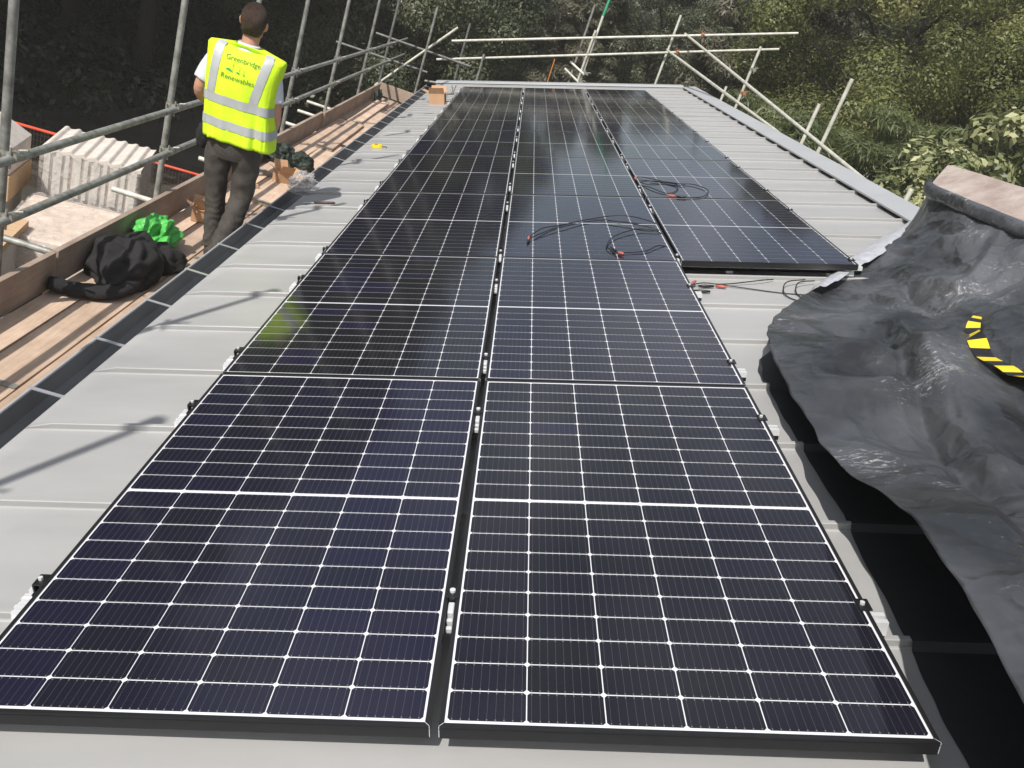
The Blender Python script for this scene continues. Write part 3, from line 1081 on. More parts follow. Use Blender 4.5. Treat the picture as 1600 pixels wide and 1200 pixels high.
# toe boards, on edge
for j, (y0, y1, nm) in enumerate(((-3, 3.66, 'nearest length in shade'), (3.69, 7.35, 'second length behind the black coat'), (7.37, 10.80, 'third length just right of the man'), (10.76, 15.35, 'farthest length'))):
    t = empty('toe_board', (-2.61 + (.03 if j == 3 else 0), (y0 + y1) / 2, DZ - .01))
    b = MB()
    b.box(-.019, .019, -(y1 - y0) / 2, (y1 - y0) / 2, 0, .232)
    b.build('plank', M['toe'], parent=t, bevel=.004)
    tag(t, 'upright timber toe board on the outer deck edge, ' + nm, 'toe board', 'toe boards on edge')
t = empty('toe_board', (-2.12, 15.5, DZ - .01), (0, 0, R_(-6)))
MB().box(-.50, .50, -.019, .019, 0, .23).build('plank', M['toe'], parent=t, bevel=.004)
tag(t, 'timber toe board across the far end of the deck', 'toe board')

# ------------------------------------------------------------------ small things on deck and roof


def blob(sx, sy, sz, seed, amp=.25, freq=3.0, seg=40, rings=26, flat=.35, crease=.5):
    b = MB()
    vs = []
    for i in range(rings + 1):
        th = math.pi * i / rings
        for k in range(seg):
            ph = 2 * math.pi * k / seg
            d = Vector((math.sin(th) * math.cos(ph), math.sin(th) * math.sin(ph), math.cos(th)))
            q = d * freq + Vector((seed, seed * .7, 0))
            r = 1 + amp * noise.noise(q) + amp * .4 * noise.noise(q * 2.1)
            for kk in range(4):
                dd = Vector((math.sin(seed + kk * 2.1), math.cos(seed * 1.7 + kk), math.sin(kk * 1.3 + .5))).normalized()
                ph_ = q.dot(dd) * (.7 + .35 * kk) + .5 * noise.noise(q * .8 + Vector((kk * 5, 0, 0)))
                r += crease * amp * .42 * (abs((ph_ % 1) - .5) * 2 - .5)
            r += .06 * amp * noise.noise(q * 6)
            p = Vector((d.x * sx * r, d.y * sy * r, d.z * sz * r))
            if p.z < -sz * flat:
                p.z = -sz * flat
            vs.append((p.x, p.y, p.z + sz * flat))
    fs = []
    for i in range(rings):
        for k in range(seg):
            a, c = i * seg + k, i * seg + (k + 1) % seg
            fs.append((a, a + seg, c + seg, c))
    b.add(vs, fs)
    return b


# black coat
t = empty('coat', (-2.36, 4.15, DZ + .004))
blob(.21, .40, .19, 2.3, .30, 1.6, 90, 60, .3, .55).build('coat_body', M['black_cloth'], parent=t, smooth=True, rot=(0, 0, R_(12)))
s = MB()
ctr = cr_spline([(.05, .05, .10), (.12, -.20, .07), (.10, -.42, .045), (-.02, -.52, .04), (-.13, -.56, .045), (-.21, -.60, .06)], 6)
rg = []
for i, c in enumerate(ctr):
    f = i / (len(ctr) - 1)
    t0 = (ctr[min(i + 1, len(ctr) - 1)] - ctr[max(i - 1, 0)]).normalized()
    side = t0.cross(Vector((0, 0, 1))).normalized()
    up = side.cross(t0)
    wv, hv = .085 - .03 * f, .042
    rg.append([c + side * wv * math.cos(2 * math.pi * k / 20) * (1 + .12 * noise.noise(Vector((f * 9, k * .5, 3)))) + up * hv * math.sin(2 * math.pi * k / 20) * (1 + .3 * noise.noise(Vector((f * 12, k * .4, 1)))) for k in range(20)])
s.loft(rg)
s.build('sleeve', M['black_cloth'], parent=t, smooth=True)
blob(.14, .17, .11, 5.1, .25, 1.8, 60, 40, .4, .5).build('collar', M['black_cloth'], parent=t, smooth=True, loc=(.13, .30, .0))
tag(t, 'black coat heaped on the deck with one sleeve stretched toward the toe board', 'coat')
t = blob(.15, .19, .13, 8.8, .30, 1.5, 110, 70, .3, 1.5).build('carrier_bag', M['green_bag'], smooth=False, loc=(-2.41, 4.76, DZ + .06))
tag(t, 'crumpled bright green carrier bag lying on the black coat', 'bag')
t = empty('tool_bag', (-2.33, 8.15, DZ + .045))
blob(.14, .18, .13, 3.3, .2, 2.0, 70, 50, .5, .8).build('bag_body', M['dark_green'], parent=t, smooth=True, rot=(0, 0, R_(-20)), loc=(-.10, .02, .0))
blob(.16, .17, .12, 6.4, .2, 2.0, 70, 50, .5, .8).build('bag_body', M['dark_green'], parent=t, smooth=True, loc=(.13, -.08, .0))
b = MB()
b.path(cr_spline([(-.1, -.12, .12), (0, -.14, .17), (.1, -.20, .14)]), .012, 8)
b.path(cr_spline([(.0, .05, .10), (.12, .05, .17), (.24, -.02, .10)]), .010, 8)
b.build('bag_handle', M['black_cloth'], parent=t, smooth=True)
tag(t, 'dark green canvas tool bag slumped on the deck just past the man', 'bag')


def card_box(name, label, loc, rot, sx, sy, sz, flaps=True, parent_rot=None, curls=False):
    t = empty(name, loc, rot)
    b = MB()
    k = .004
    b.box(-sx, sx, -sy, sy, 0, k)
    b.box(-sx, -sx + k, -sy, sy, k, sz)
    b.box(sx - k, sx, -sy, sy, k, sz)
    b.box(-sx + k, sx - k, -sy, -sy + k, k, sz)
    b.box(-sx + k, sx - k, sy - k, sy, k, sz)
    b.build('box_body', M['card'], parent=t)
    if flaps:
        for (a, bb, c, d, e, f) in ((-sx, -sy, -sx - sx * .9, 0, 1, 0), (sx, -sy, sx + sx * .9, 0, 1, 0)):
            f_ = MB()
            f_.add([(a, -sy, sz), (a, sy, sz), (c, sy * .96, sz + sz * .25), (c, -sy * .96, sz + sz * .35), (a, -sy, sz - .003), (a, sy, sz - .003), (c, sy * .96, sz + sz * .25 - .003), (c, -sy * .96, sz + sz * .35 - .003)],
                   [(0, 1, 2, 3), (7, 6, 5, 4), (0, 3, 7, 4), (1, 5, 6, 2), (2, 6, 7, 3)])
            f_.build('flap', M['card'], parent=t)
        for sgn in (-1, 1):
            f_ = MB()
            y = sgn * sy
            y2 = sgn * (sy + sz * .35)
            f_.add([(-sx, y, sz), (sx, y, sz), (sx * .95, y2, sz + sz * .55), (-sx * .95, y2, sz + sz * .55), (-sx, y, sz - .003), (sx, y, sz - .003), (sx * .95, y2 + .002, sz + sz * .55 - .003), (-sx * .95, y2 + .002, sz + sz * .55 - .003)],
                   [(0, 1, 2, 3), (7, 6, 5, 4), (0, 3, 7, 4), (1, 5, 6, 2), (2, 6, 7, 3)])
            f_.build('flap', M['card'], parent=t)
    if curls:
        r = random.Random(4)
        for q in range(9):
            p0 = Vector((r.uniform(-sx, sx), r.uniform(-sy, sy), sz * .8))
            pts = [p0]
            for s_ in range(5):
                pts.append(pts[-1] + Vector((r.uniform(-.04, .04), r.uniform(-.04, .04), r.uniform(.0, .035) if s_ < 3 else r.uniform(-.03, .01))))
            c = MB()
            c.path(cr_spline(pts, 5), .005, 6)
            c.build('paper_curl', M['card'], parent=t, smooth=True)
    tag(t, label, 'box')
    return t


card_box('cardboard_box', 'small open cardboard box on the deck between the man and the dark green bag', (-2.2, 7.42, DZ), (0, 0, R_(35)), .075, .075, .15)
card_box('cardboard_box', 'small cardboard box overflowing with paper strips left of the man', (-2.40, 5.62, DZ + .002), (0, 0, R_(20)), .06, .055, .12, curls=True)
card_box('cardboard_box', 'open cardboard box standing on the far metal roof beside the panels', RW(-1.33, 12.5, H), ROT, .12, .16, .16)
t = empty('timber_offcut', (-2.42, 7.0, DZ + .002), (0, 0, R_(30)))
b = MB()
b.box(-.10, .10, -.02, .02, 0, .035)
b.box(-.02, .03, -.03, .03, .035, .10)
b.build('block', M['pale_wood'], parent=t, bevel=.002)
tag(t, 'pale timber offcut on the deck behind the legs of the man', 'timber')
t = empty('tape_measure', RW(-1.53, 8.08, H + .001), ROT)
b = MB()
b.loft([[(.055 * math.cos(a) * (1.25 if math.cos(a) > 0 else 1), .035 * math.sin(a), z) for a in [2 * math.pi * k / 16 for k in range(16)]] for z in (0, .028, .036)])
b.build('case', M['yellow'], parent=t, bevel=.003)
b = MB()
b.path(cr_spline([(.06, 0, .012), (.10, .01, .012), (.115, -.03, .006)]), .005, 6)
b.tube((0, 0, .0365), (0, 0, .040), .018, 12)
b.build('hook', M['dark_handle'], parent=t)
tag(t, 'small yellow tape measure lying on the metal roof', 'tape measure')
t = empty('knife', RW(-1.46, 5.30, H + .010), ROT)
b = MB()
b.path([(-.085, 0, 0), (-.08, 0, 0), (0, .002, 0), (.07, .004, 0), (.085, .004, 0)], [.004, .009, .011, .010, .004], 10)
b.build('handle', M['dark_handle'], parent=t, smooth=True)
MB().box(-.17, -.082, -.008, .008, -.001, .001).build('blade', M['alu'], parent=t)
tag(t, 'dark handled knife lying on the metal roof right of the man', 'knife')
# crumpled clear plastic by the gutter
bo = blob(.10, .15, .085, 4.7, .3, 3.0, 70, 50, .5, 1.5).build('clear_wrap', M['film'], smooth=False, loc=RW(-1.74, 5.72, H + .03), rot=ROT)
tag(bo, 'crumpled ball of clear plastic wrap on the gutter edge beside the man', 'plastic wrap')
t = blob(.07, .09, .12, 7.4, .4, 3, 24, 18, .8).build('work_glove', M['dark_green'], smooth=True, loc=(-2.45, 14.6, DZ))
tag(t, 'small dark bundle against the far corner of the toe boards', 'bundle')
# screws, scraps of tie wire on roof near far left panel edge
t = empty('cable_tie', RW(-1.22, 13.9, H), ROT)
b = MB()
b.path(cr_spline([(-.04, 0, .003), (0, .02, .06), (-.02, .05, .14)]), .006, 6)
b.path(cr_spline([(.0, 0, .003), (.03, .03, .08), (.06, .02, .15)]), .006, 6)
b.box(-.10, .02, -.05, -.01, .001, .012)
b.build('tie', M['cable'], parent=t)
tag(t, 'black cable ties sticking up at the far left panel corner', 'cable tie')

# ------------------------------------------------------------------ man in hi-vis vest
PX, PY = -2.04, 4.90
man = empty('person', (PX, PY, DZ))
tag(man, 'man walking away in a yellow hi-vis vest, grey shirt and dark work trousers', 'person')


def ring(c, rx, ry, n=28, ax=None, fold=0, seed=0, sq=1.0):
    """ring of radii rx, ry round centre c in the plane whose normal is ax"""
    c = Vector(c)
    ax = Vector(ax or (0, 0, 1)).normalized()
    X = Vector((1, 0, 0))
    X = (X - ax * X.dot(ax)).normalized()
    Yv = ax.cross(X)
    o = []
    for k in range(n):
        a = 2 * math.pi * k / n
        ca, sa = math.cos(a), math.sin(a)
        if sq != 1.0:
            ca = math.copysign(abs(ca) ** sq, ca)
            sa = math.copysign(abs(sa) ** sq, sa)
        f = 1 + fold * noise.noise(Vector((math.cos(a) * 1.2 + seed, math.sin(a) * 1.2, c.z * 13 + seed)))
        if fold > .1 and c.z < .55:
            g_ = min(1, (.55 - c.z) / .2)
            f += g_ * .07 * (abs(((c.z * 17 + .6 * math.sin(a + seed) + noise.noise(Vector((math.cos(a) + seed, math.sin(a), c.z * 5)))) % 1) - .5) * 2 - .5)
        o.append(c + X * rx * ca * f + Yv * ry * sa * f)
    return o


def limb(mb, pts, fold=0, seed=0, n=24, sub=5):
    """pts: (x,y,z,rx,ry) joints"""
    P = cr_spline([p[:3] for p in pts], sub)
    Rr = cr_spline([(p[3], p[4], 0) for p in pts], sub)
    rg = []
    for i, c in enumerate(P):
        t_ = (P[min(i + 1, len(P) - 1)] - P[max(i - 1, 0)]).normalized()
        if t_.z < 0:
            t_ = -t_
        rg.append(ring(c, Rr[i].x, Rr[i].y, n, t_, fold, seed))
    mb.loft(rg)
    return mb


def remesh(o, vox=.008, smooth_it=6):
    m1 = o.modifiers.new('remesh', 'REMESH')
    m1.mode = 'VOXEL'
    m1.voxel_size = vox
    m1.use_smooth_shade = True
    m2 = o.modifiers.new('smooth', 'SMOOTH')
    m2.iterations = smooth_it
    m2.factor = .5


body = MB()
limb(body, [(0, 0, .90, .15, .11), (0, 0, 1.05, .14, .105), (0, .01, 1.25, .155, .11), (0, .02, 1.42, .17, .10), (0, .02, 1.52, .10, .075), (0, .035, 1.575, .062, .062), (0, .05, 1.66, .058, .062)])
# head: skull, jaw
for (c, r) in (((0, .055, 1.755), (.078, .098, .105)), ((0, .085, 1.69), (.062, .072, .075)), ((0, .10, 1.655), (.045, .055, .035))):
    rg = []
    for i in range(1, 12):
        th = math.pi * i / 12
        rg.append(ring((c[0], c[1], c[2] - r[2] * math.cos(th)), r[0] * math.sin(th), r[1] * math.sin(th), 24))
    body.loft(rg)
body.path([(0, .148, 1.735), (0, .172, 1.705), (0, .150, 1.69)], [.008, .013, .010], 8)       # nose
for sx in (-1, 1):                                                                             # ears
    body.path([(sx * .078, .05, 1.70), (sx * .088, .043, 1.72), (sx * .091, .037, 1.745), (sx * .085, .045, 1.765)], [.008, .012, .013, .008], 8)
    body.path([(sx * .03, .142, 1.752), (sx * .03, .146, 1.748)], [.013, .010], 8)
body.path([(-.022, .150, 1.668), (.022, .150, 1.668)], [.006, .006], 8)
# arms: left bent with the elbow out, right hanging slightly bent
limb(body, [(-.17, .02, 1.47, .055, .055), (-.235, .01, 1.36, .05, .05), (-.275, .0, 1.20, .042, .042), (-.25, .10, 1.12, .036, .036), (-.20, .22, 1.10, .028, .025)], n=18)
limb(body, [(.17, .03, 1.47, .055, .055), (.225, .03, 1.34, .048, .048), (.262, .04, 1.19, .040, .040), (.25, .12, 1.08, .034, .034), (.20, .22, 1.03, .027, .025)], n=18)
for (hc, d, sx) in (((-.19, .25, 1.10), Vector((.35, .9, .0)), 1), ((.18, .26, 1.01), Vector((-.25, .85, -.25)), -1)):
    hc = Vector(hc)
    d.normalize()
    side = d.cross(Vector((0, 0, 1))).normalized()
    upv = side.cross(d)
    body.path([hc - d * .04, hc, hc + d * .05], [.026, .036, .034], 10)
    for q, ln in enumerate((.062, .072, .068, .052)):
        o_ = side * (-.027 + q * .018)
        body.path([hc + d * .05 + o_, hc + d * (.05 + ln * .5) + o_ - upv * .008, hc + d * (.05 + ln * .8) + o_ - upv * .028, hc + d * (.05 + ln * .85) + o_ - upv * .045], [.0095, .009, .0085, .007], 8)
    body.path([hc - side * .03, hc - side * .05 + d * .03, hc - side * .045 + d * .06 - upv * .015], [.011, .010, .008], 8)
# legs under the trousers
for sx in (-1, 1):
    limb(body, [(sx * .085 + .03, 0, .92, .075, .08), (sx * .095 + .035, .02, .50, .055, .055), (sx * .045 + .035, .03 if sx < 0 else -.12, .12, .04, .04)], n=16)
bo = body.build('body', M['skin'], parent=man)
remesh(bo, .0065, 4)

hr = MB()
rg = []
for i in range(0, 11):
    th = math.pi * i / 14
    if th == 0:
        th = .05
    z = 1.765 + .107 * math.cos(th)
    rg.append(ring((0, .045 - .006 * i * .3, z), .086 * math.sin(th) + .001, .103 * math.sin(th) + .001, 40, fold=.05, seed=3))
rg.append(ring((0, .030, 1.688), .074, .066, 40, fold=.04, seed=3))
rg.append(ring((0, .020, 1.655), .056, .050, 40, fold=.04, seed=3))
hr.loft(rg[::-1])
ho = hr.build('hair', M['hair'], parent=man, smooth=True)
hrr = random.Random(8)
hb = MB()
for q in range(5200):
    th = math.acos(1 - hrr.random() * 1.38)
    ph = hrr.uniform(0, 2 * math.pi)
    d = Vector((math.sin(th) * math.cos(ph), math.sin(th) * math.sin(ph), math.cos(th)))
    p = Vector((d.x * .088, .040 + d.y * .104, 1.762 + d.z * .110))
    if p.z < 1.74:
        f = (1.74 - p.z) / .09
        p.x *= 1 - .12 * f
        p.y = .04 + (p.y - .04) * (1 - .22 * f)
    if p.y > .07 and p.z < 1.80:
        continue
    dn2 = (Vector((0, -.45, -1)) + Vector((hrr.uniform(-.5, .5), hrr.uniform(-.4, .4), 0)))
    dn2 = (dn2 - d * dn2.dot(d) * .93).normalized()
    sd = d.cross(dn2).normalized() * .0014
    L_ = hrr.uniform(.014, .028)
    hb.add([p - sd, p + sd, p + dn2 * L_ + d * .002], [(0, 1, 2)])
hb.build('hair_strands', M['hair'], parent=man)
# keep the face free
hr_me = ho.data
for v in hr_me.vertices:
    if v.co.y > .075 and v.co.z < 1.80:
        v.co.y = .075 - (v.co.y - .075) * .2
sh = MB()
limb(sh, [(0, .01, 1.0, .165, .12), (0, .02, 1.25, .175, .125), (0, .02, 1.43, .20, .115), (0, .02, 1.52, .13, .085), (0, .03, 1.565, .075, .072)], .03, 2)
limb(sh, [(-.15, .02, 1.49, .07, .07), (-.215, .015, 1.40, .07, .068), (-.262, .0, 1.265, .068, .066)], .06, 4, 20)
limb(sh, [(.15, .02, 1.49, .07, .07), (.205, .03, 1.40, .066, .064), (.245, .03, 1.26, .062, .060)], .06, 7, 20)
so = sh.build('shirt', M['shirt'], parent=man)
remesh(so, .009, 3)
cl = MB()
cl.loft([ring((0, .03, 1.545), .083, .078, 28), ring((0, .026, 1.585), .077, .074, 28), ring((0, .026, 1.60), .073, .070, 28), ring((0, .030, 1.575), .068, .066, 28)], cap=False)
cl.build('collar', M['shirt'], parent=man, smooth=True)

# vest: sheet wrapped round the torso, boxy shoulders, drifting to the right at the hem
VK = [(.925, .060, .246, .178), (1.00, .050, .246, .175), (1.10, .034, .242, .168), (1.20, .020, .242, .162), (1.30, .012, .246, .158), (1.40, .006, .252, .148), (1.48, .006, .262, .128), (1.54, .006, .270, .098)]


def vest_surf(a, z, off=0.0):
    """a: angle, -pi/2 = back; returns point"""
    zz = min(max(z, VK[0][0]), VK[-1][0])
    for i in range(len(VK) - 1):
        if zz <= VK[i + 1][0]:
            break
    f = (zz - VK[i][0]) / (VK[i + 1][0] - VK[i][0])
    cx, rx, ry = [VK[i][j] + (VK[i + 1][j] - VK[i][j]) * f for j in (1, 2, 3)]
    ca, sa = math.cos(a), math.sin(a)
    e = .62
    x = math.copysign(abs(ca) ** e, ca) * rx
    y = math.copysign(abs(sa) ** e, sa) * ry
    low = max(0, (1.42 - z) / .5)
    w_ = .030 * low * noise.noise(Vector((a * 3.2, z * 2.0, 1.7))) + .016 * (low + .15) * noise.noise(Vector((a * 7, z * 4 + x * 3, 5.1)))
    # a vertical fold on the right of the back
    w_ += -.034 * low * math.exp(-((x - .12 - (1.3 - z) * .06) / .022) ** 2) if sa < 0 else 0
    k = 1 + (w_ + off) / .2
    return Vector((cx + x * (1 + off / .26 + w_ * .5), .015 + y * 1.0 + math.copysign(1, sa) * (w_ + off), z))


vs_ = MB()
NA = 96
zs = list(np.linspace(.925, 1.54, 34))
rg = [[vest_surf(-math.pi + 2 * math.pi * (k + .5) / NA, z) for k in range(NA)] for z in zs]
# yoke: over the shoulders to the neck opening
for (zz, fx, fy) in ((1.556, .97, .62), (1.568, .74, .62), (1.578, .50, .80), (1.587, .34, .86)):
    base = rg[33]
    rg.append([Vector(((p.x - .006) * fx + .006, (p.y - .015) * fy + .018, zz)) for p in base])
vs_.loft(rg, cap=False)
vo = vs_.build('vest', M['vest'], parent=man, smooth=True)
sm = vo.modifiers.new('thick', 'SOLIDIFY')
sm.thickness = .004
sm.offset = -1


def band(name, z0, z1, a0=-math.pi, a1=math.pi, n=96, slope=0, off=.004):
    b = MB()
    A = [a0 + (a1 - a0) * k / n for k in range(n + 1)]
    rows_ = [[vest_surf(a, z0 + (z1 - z0) * j / 3, off) for a in A] for j in range(4)]
    m_ = n + 1
    b.add([v for r in rows_ for v in r], [(j * m_ + k, j * m_ + k + 1, (j + 1) * m_ + k + 1, (j + 1) * m_ + k) for j in range(3) for k in range(n)])
    return b.build(name, M['reflective'], parent=man, smooth=True)


band('reflective_band', 1.175, 1.235)
band('reflective_band', 1.015, 1.075)


def solve_a(x, z):
    best, ba = 9, 0
    for k in range(181):
        a = -math.pi + math.pi * k / 180
        p = vest_surf(a, z)
        if abs(p.x - x) < best:
            best, ba = abs(p.x - x), a
    return ba


for xs_ in ((-.188, -.128, -.188, -.128), (.108, .168, .150, .210)):
    b = MB()
    zz = list(np.linspace(1.236, 1.54, 12))
    vv = []
    for j, z in enumerate(zz):
        f = j / 11
        for x in np.linspace(xs_[0] + (xs_[2] - xs_[0]) * f, xs_[1] + (xs_[3] - xs_[1]) * f, 4):
            vv.append(vest_surf(solve_a(x, z), z, .004))
    for (zt, fy) in ((1.560, .66), (1.570, .50)):
        for x in np.linspace(xs_[2], xs_[3], 4):
            vv.append(Vector((x * .97, -.095 * fy + .012, zt + .004)))
    b.add(vv, [(j * 4 + k, j * 4 + k + 1, (j + 1) * 4 + k + 1, (j + 1) * 4 + k) for j in range(13) for k in range(3)])
    b.build('reflective_brace', M['reflective'], parent=man, smooth=True)


def vest_text(body_, size, x, z, m, name='lettering'):
    cu = bpy.data.curves.new(name, 'FONT')
    cu.body = body_
    cu.size = size
    cu.align_x = 'LEFT'
    cu.resolution_u = 3
    tmp = bpy.data.objects.new(name, cu)
    col.objects.link(tmp)
    bpy.context.view_layer.update()
    me = bpy.data.meshes.new_from_object(tmp.evaluated_get(bpy.context.evaluated_depsgraph_get()))
    bpy.data.objects.remove(tmp)
    bmx = bmesh.new()
    bmx.from_mesh(me)
    bmx.to_mesh(me)
    bmx.free()
    for v in me.vertices:
        xx, zz_ = x + v.co.x, z + v.co.y
        p = vest_surf(solve_a(xx, zz_), zz_, .005)
        v.co = Vector((xx, p.y, zz_))
    me.materials.clear()
    me.materials.append(m)
    o = bpy.data.objects.new(name, me)
    col.objects.link(o)
    o.parent = man
    return o


vest_text('Greenbridge', .047, -.100, 1.478, M['print_dark'])
vest_text('Renewables', .049, -.108, 1.352, M['print_dark'])
# small emblem: three turbines over green swooshes
b = MB()


def vp(x, z):
    p = vest_surf(solve_a(x, z), z, .0055)
    return (x, p.y, z)


for (x, s_) in ((-.035, 1.0), (.012, .72), (.045, .5)):
    b.add([vp(x - .0012, 1.402), vp(x + .0012, 1.402), vp(x + .0010, 1.402 + .060 * s_), vp(x - .0010, 1.402 + .060 * s_)], [(0, 1, 2, 3)])
    for k in range(3):
        a = R_(20 + 120 * k)
        c = (x, 1.402 + .060 * s_)
        L_ = .032 * s_
        dx, dz = math.cos(a), math.sin(a)
        b.add([vp(c[0], c[1]), vp(c[0] + dx * L_ * .4 - dz * .0022, c[1] + dz * L_ * .4 + dx * .0022), vp(c[0] + dx * L_, c[1] + dz * L_)], [(0, 1, 2)])
b.build('emblem', M['print_dark'], parent=man)
b = MB()
for (x, s_) in ((-.085, 1.0), (-.012, .6), (.035, .4)):
    top_ = [(x + .055 * s_ * f, 1.402 + .022 * s_ * math.sin(math.pi * (f * .8 + .15))) for f in np.linspace(0, 1, 8)]
    bot_ = [(x + .010 * s_ + .045 * s_ * f, 1.402 + .022 * s_ * math.sin(math.pi * (f * .8 + .15)) - .016 * s_ * math.sin(math.pi * f)) for f in np.linspace(0, 1, 8)]
    b.add([vp(*q) for q in top_] + [vp(*q) for q in bot_], [(k, k + 1, 9 + k, 8 + k) for k in range(7)])
b.build('emblem_swoosh', M['print_green'], parent=man)

tr = MB()
limb(tr, [(0, 0, 1.08, .155, .115), (.015, 0, .98, .17, .13), (.028, -.005, .88, .175, .135), (.03, 0, .80, .165, .11)], .03, 1, 40, 4)
# image-left leg, standing; image-right leg, calf swung in behind it
limb(tr, [(-.060, 0, .92, .10, .115), (-.072, .01, .72, .092, .10), (-.055, .03, .50, .074, .082), (-.038, .03, .34, .071, .078), (-.018, .02, .18, .070, .080), (-.010, .02, .10, .080, .092)], .13, 5, 40, 16)
limb(tr, [(.118, 0, .92, .10, .115), (.130, .02, .72, .092, .10), (.136, .02, .52, .080, .086), (.122, -.06, .34, .075, .080), (.095, -.13, .18, .072, .080), (.082, -.16, .10, .080, .090)], .15, 9, 40, 16)
to = tr.build('trousers', M['trouser'], parent=man)
remesh(to, .006, 1)
bl = MB()
bl.loft([ring((0, 0, 1.055), .162, .122, 30), ring((0, 0, 1.095), .160, .120, 30)])
bl.build('belt', M['black_cloth'], parent=man, smooth=True)
po = blob(.05, .045, .10, 2.2, .2, 3, 24, 18, .9)
po.build('tool_pouch', M['black_cloth'], parent=man, smooth=True, loc=(-.20, .0, .80))
for (fx, fy, rz, px_) in ((-.010, .05, 5, 0), (.084, -.14, -8, 18)):
    bt = MB()
    rg = []
    for (y, z, w_, h_) in ((-.13, .045, .030, .04), (-.10, .055, .045, .055), (-.03, .075, .048, .075), (.05, .055, .05, .055), (.12, .040, .052, .040), (.17, .030, .040, .028), (.185, .028, .015, .015)):
        rg.append([Vector((w_ * math.cos(a), y, max(z + h_ * math.sin(a), .002))) for a in [2 * math.pi * k / 20 for k in range(20)]])
    bt.loft(rg)
    bt.path([(0, -.05, .07), (0, -.055, .16)], [.055, .058], 16)
    bo = bt.build('boot', M['boot'], parent=man, loc=(fx, fy, .002 + px_ * .0012), rot=(R_(-px_), 0, R_(rz)))
    remesh(bo, .007, 3)

# ------------------------------------------------------------------ black sheet thrown over the ridge-side upstand
TU = [(3.038, 5.008, -.10), (2.424, 4.165, -.10), (1.911, 3.470, -.09), (1.532, 2.870, -.03), (1.292, 2.370, .06), (1.204, 2.097, .10), (1.162, 1.788, .11), (1.142, 1.331, .11), (1.111, .927, .16),
      (1.123, .681, .22), (1.122, .492, .27), (1.118, .430, .28), (1.099, .275, .30), (1.050, -.008, .34), (1.002, -.220, .37), (.963, -.394, .38), (.93, -.75, .39), (.92, -1.2, .39)]
Bd = cr_spline(TU, 12)
SPL = cr_spline([(3.02, 4.68, .36), (2.83, 4.36, .305), (2.81, 3.9, .31), (2.812, 3.2, .325), (2.815, 2.4, .34), (2.82, 1.5, .36), (2.82, .5, .375), (2.82, -.5, .39), (2.82, -1.4, .41)], 12)


def resample(P, n, pw=None):
    L = [0]
    for a, b_ in zip(P, P[1:]):
        L.append(L[-1] + (b_ - a).length)
    out = []
    for i in range(n):
        t_ = L[-1] * i / (n - 1)
        j = 0
        while j < len(L) - 2 and L[j + 1] < t_:
            j += 1
        f = (t_ - L[j]) / max(1e-9, L[j + 1] - L[j])
        out.append(P[j].lerp(P[j + 1], f))
    return out


NS, NT = 400, 200
Bs, Ss = resample(Bd, NS), resample(SPL, NS)
creases = [([(1.75, 2.21), (1.60, 1.62), (1.49, 1.08), (1.38, .43), (1.36, -.2)], -.045, .035), ([(1.83, 2.30), (1.70, 1.70), (1.60, 1.12), (1.50, .5), (1.5, -.2)], .05, .05), ([(1.70, 1.56), (1.60, 1.23), (1.62, .89)], -.018, .012),
           ([(2.26, 3.2), (2.09, 2.51), (2.04, 2.15), (1.84, 1.29), (1.8, .6)], -.05, .05),
           ([(2.36, 3.1), (2.25, 2.5), (2.2, 2.1), (2.0, 1.3), (1.95, .6)], .055, .06), ([(2.75, 3.3), (2.45, 2.9), (2.3, 2.75)], .05, .035), ([(2.75, 2.9), (2.5, 2.65), (2.25, 2.7)], -.05, .04),
           ([(1.95, 3.35), (2.05, 2.9), (2.1, 2.6)], .04, .03), ([(2.5, 4.1), (2.55, 3.6), (2.7, 3.4)], .04, .03), ([(2.3, 3.8), (2.3, 3.3), (2.2, 2.9)], -.03, .03)]


def segd(p, a, b_):
    ax, ay = a
    bx, by = b_
    dx, dy = bx - ax, by - ay
    t_ = max(0, min(1, ((p[0] - ax) * dx + (p[1] - ay) * dy) / (dx * dx + dy * dy)))
    return math.hypot(p[0] - ax - t_ * dx, p[1] - ay - t_ * dy)


def hsh(i, j, k):
    return (math.sin(i * 127.1 + j * 311.7 + k * 74.7) * 43758.5453) % 1.0


def facet(x, y, k):
    """piecewise flat folds: random heights on a triangulated lattice"""
    i, j = math.floor(x), math.floor(y)
    fx, fy = x - i, y - j
    a, b_, c, d = hsh(i, j, k), hsh(i + 1, j, k), hsh(i, j + 1, k), hsh(i + 1, j + 1, k)
    if (i + j) % 2:
        return a + (b_ - a) * fx + (d - b_) * fy if fx > fy else a + (d - c) * fx + (c - a) * fy
    return a + (b_ - a) * fx + (c - a) * fy if fx + fy < 1 else d + (c - d) * (1 - fx) + (b_ - d) * (1 - fy)


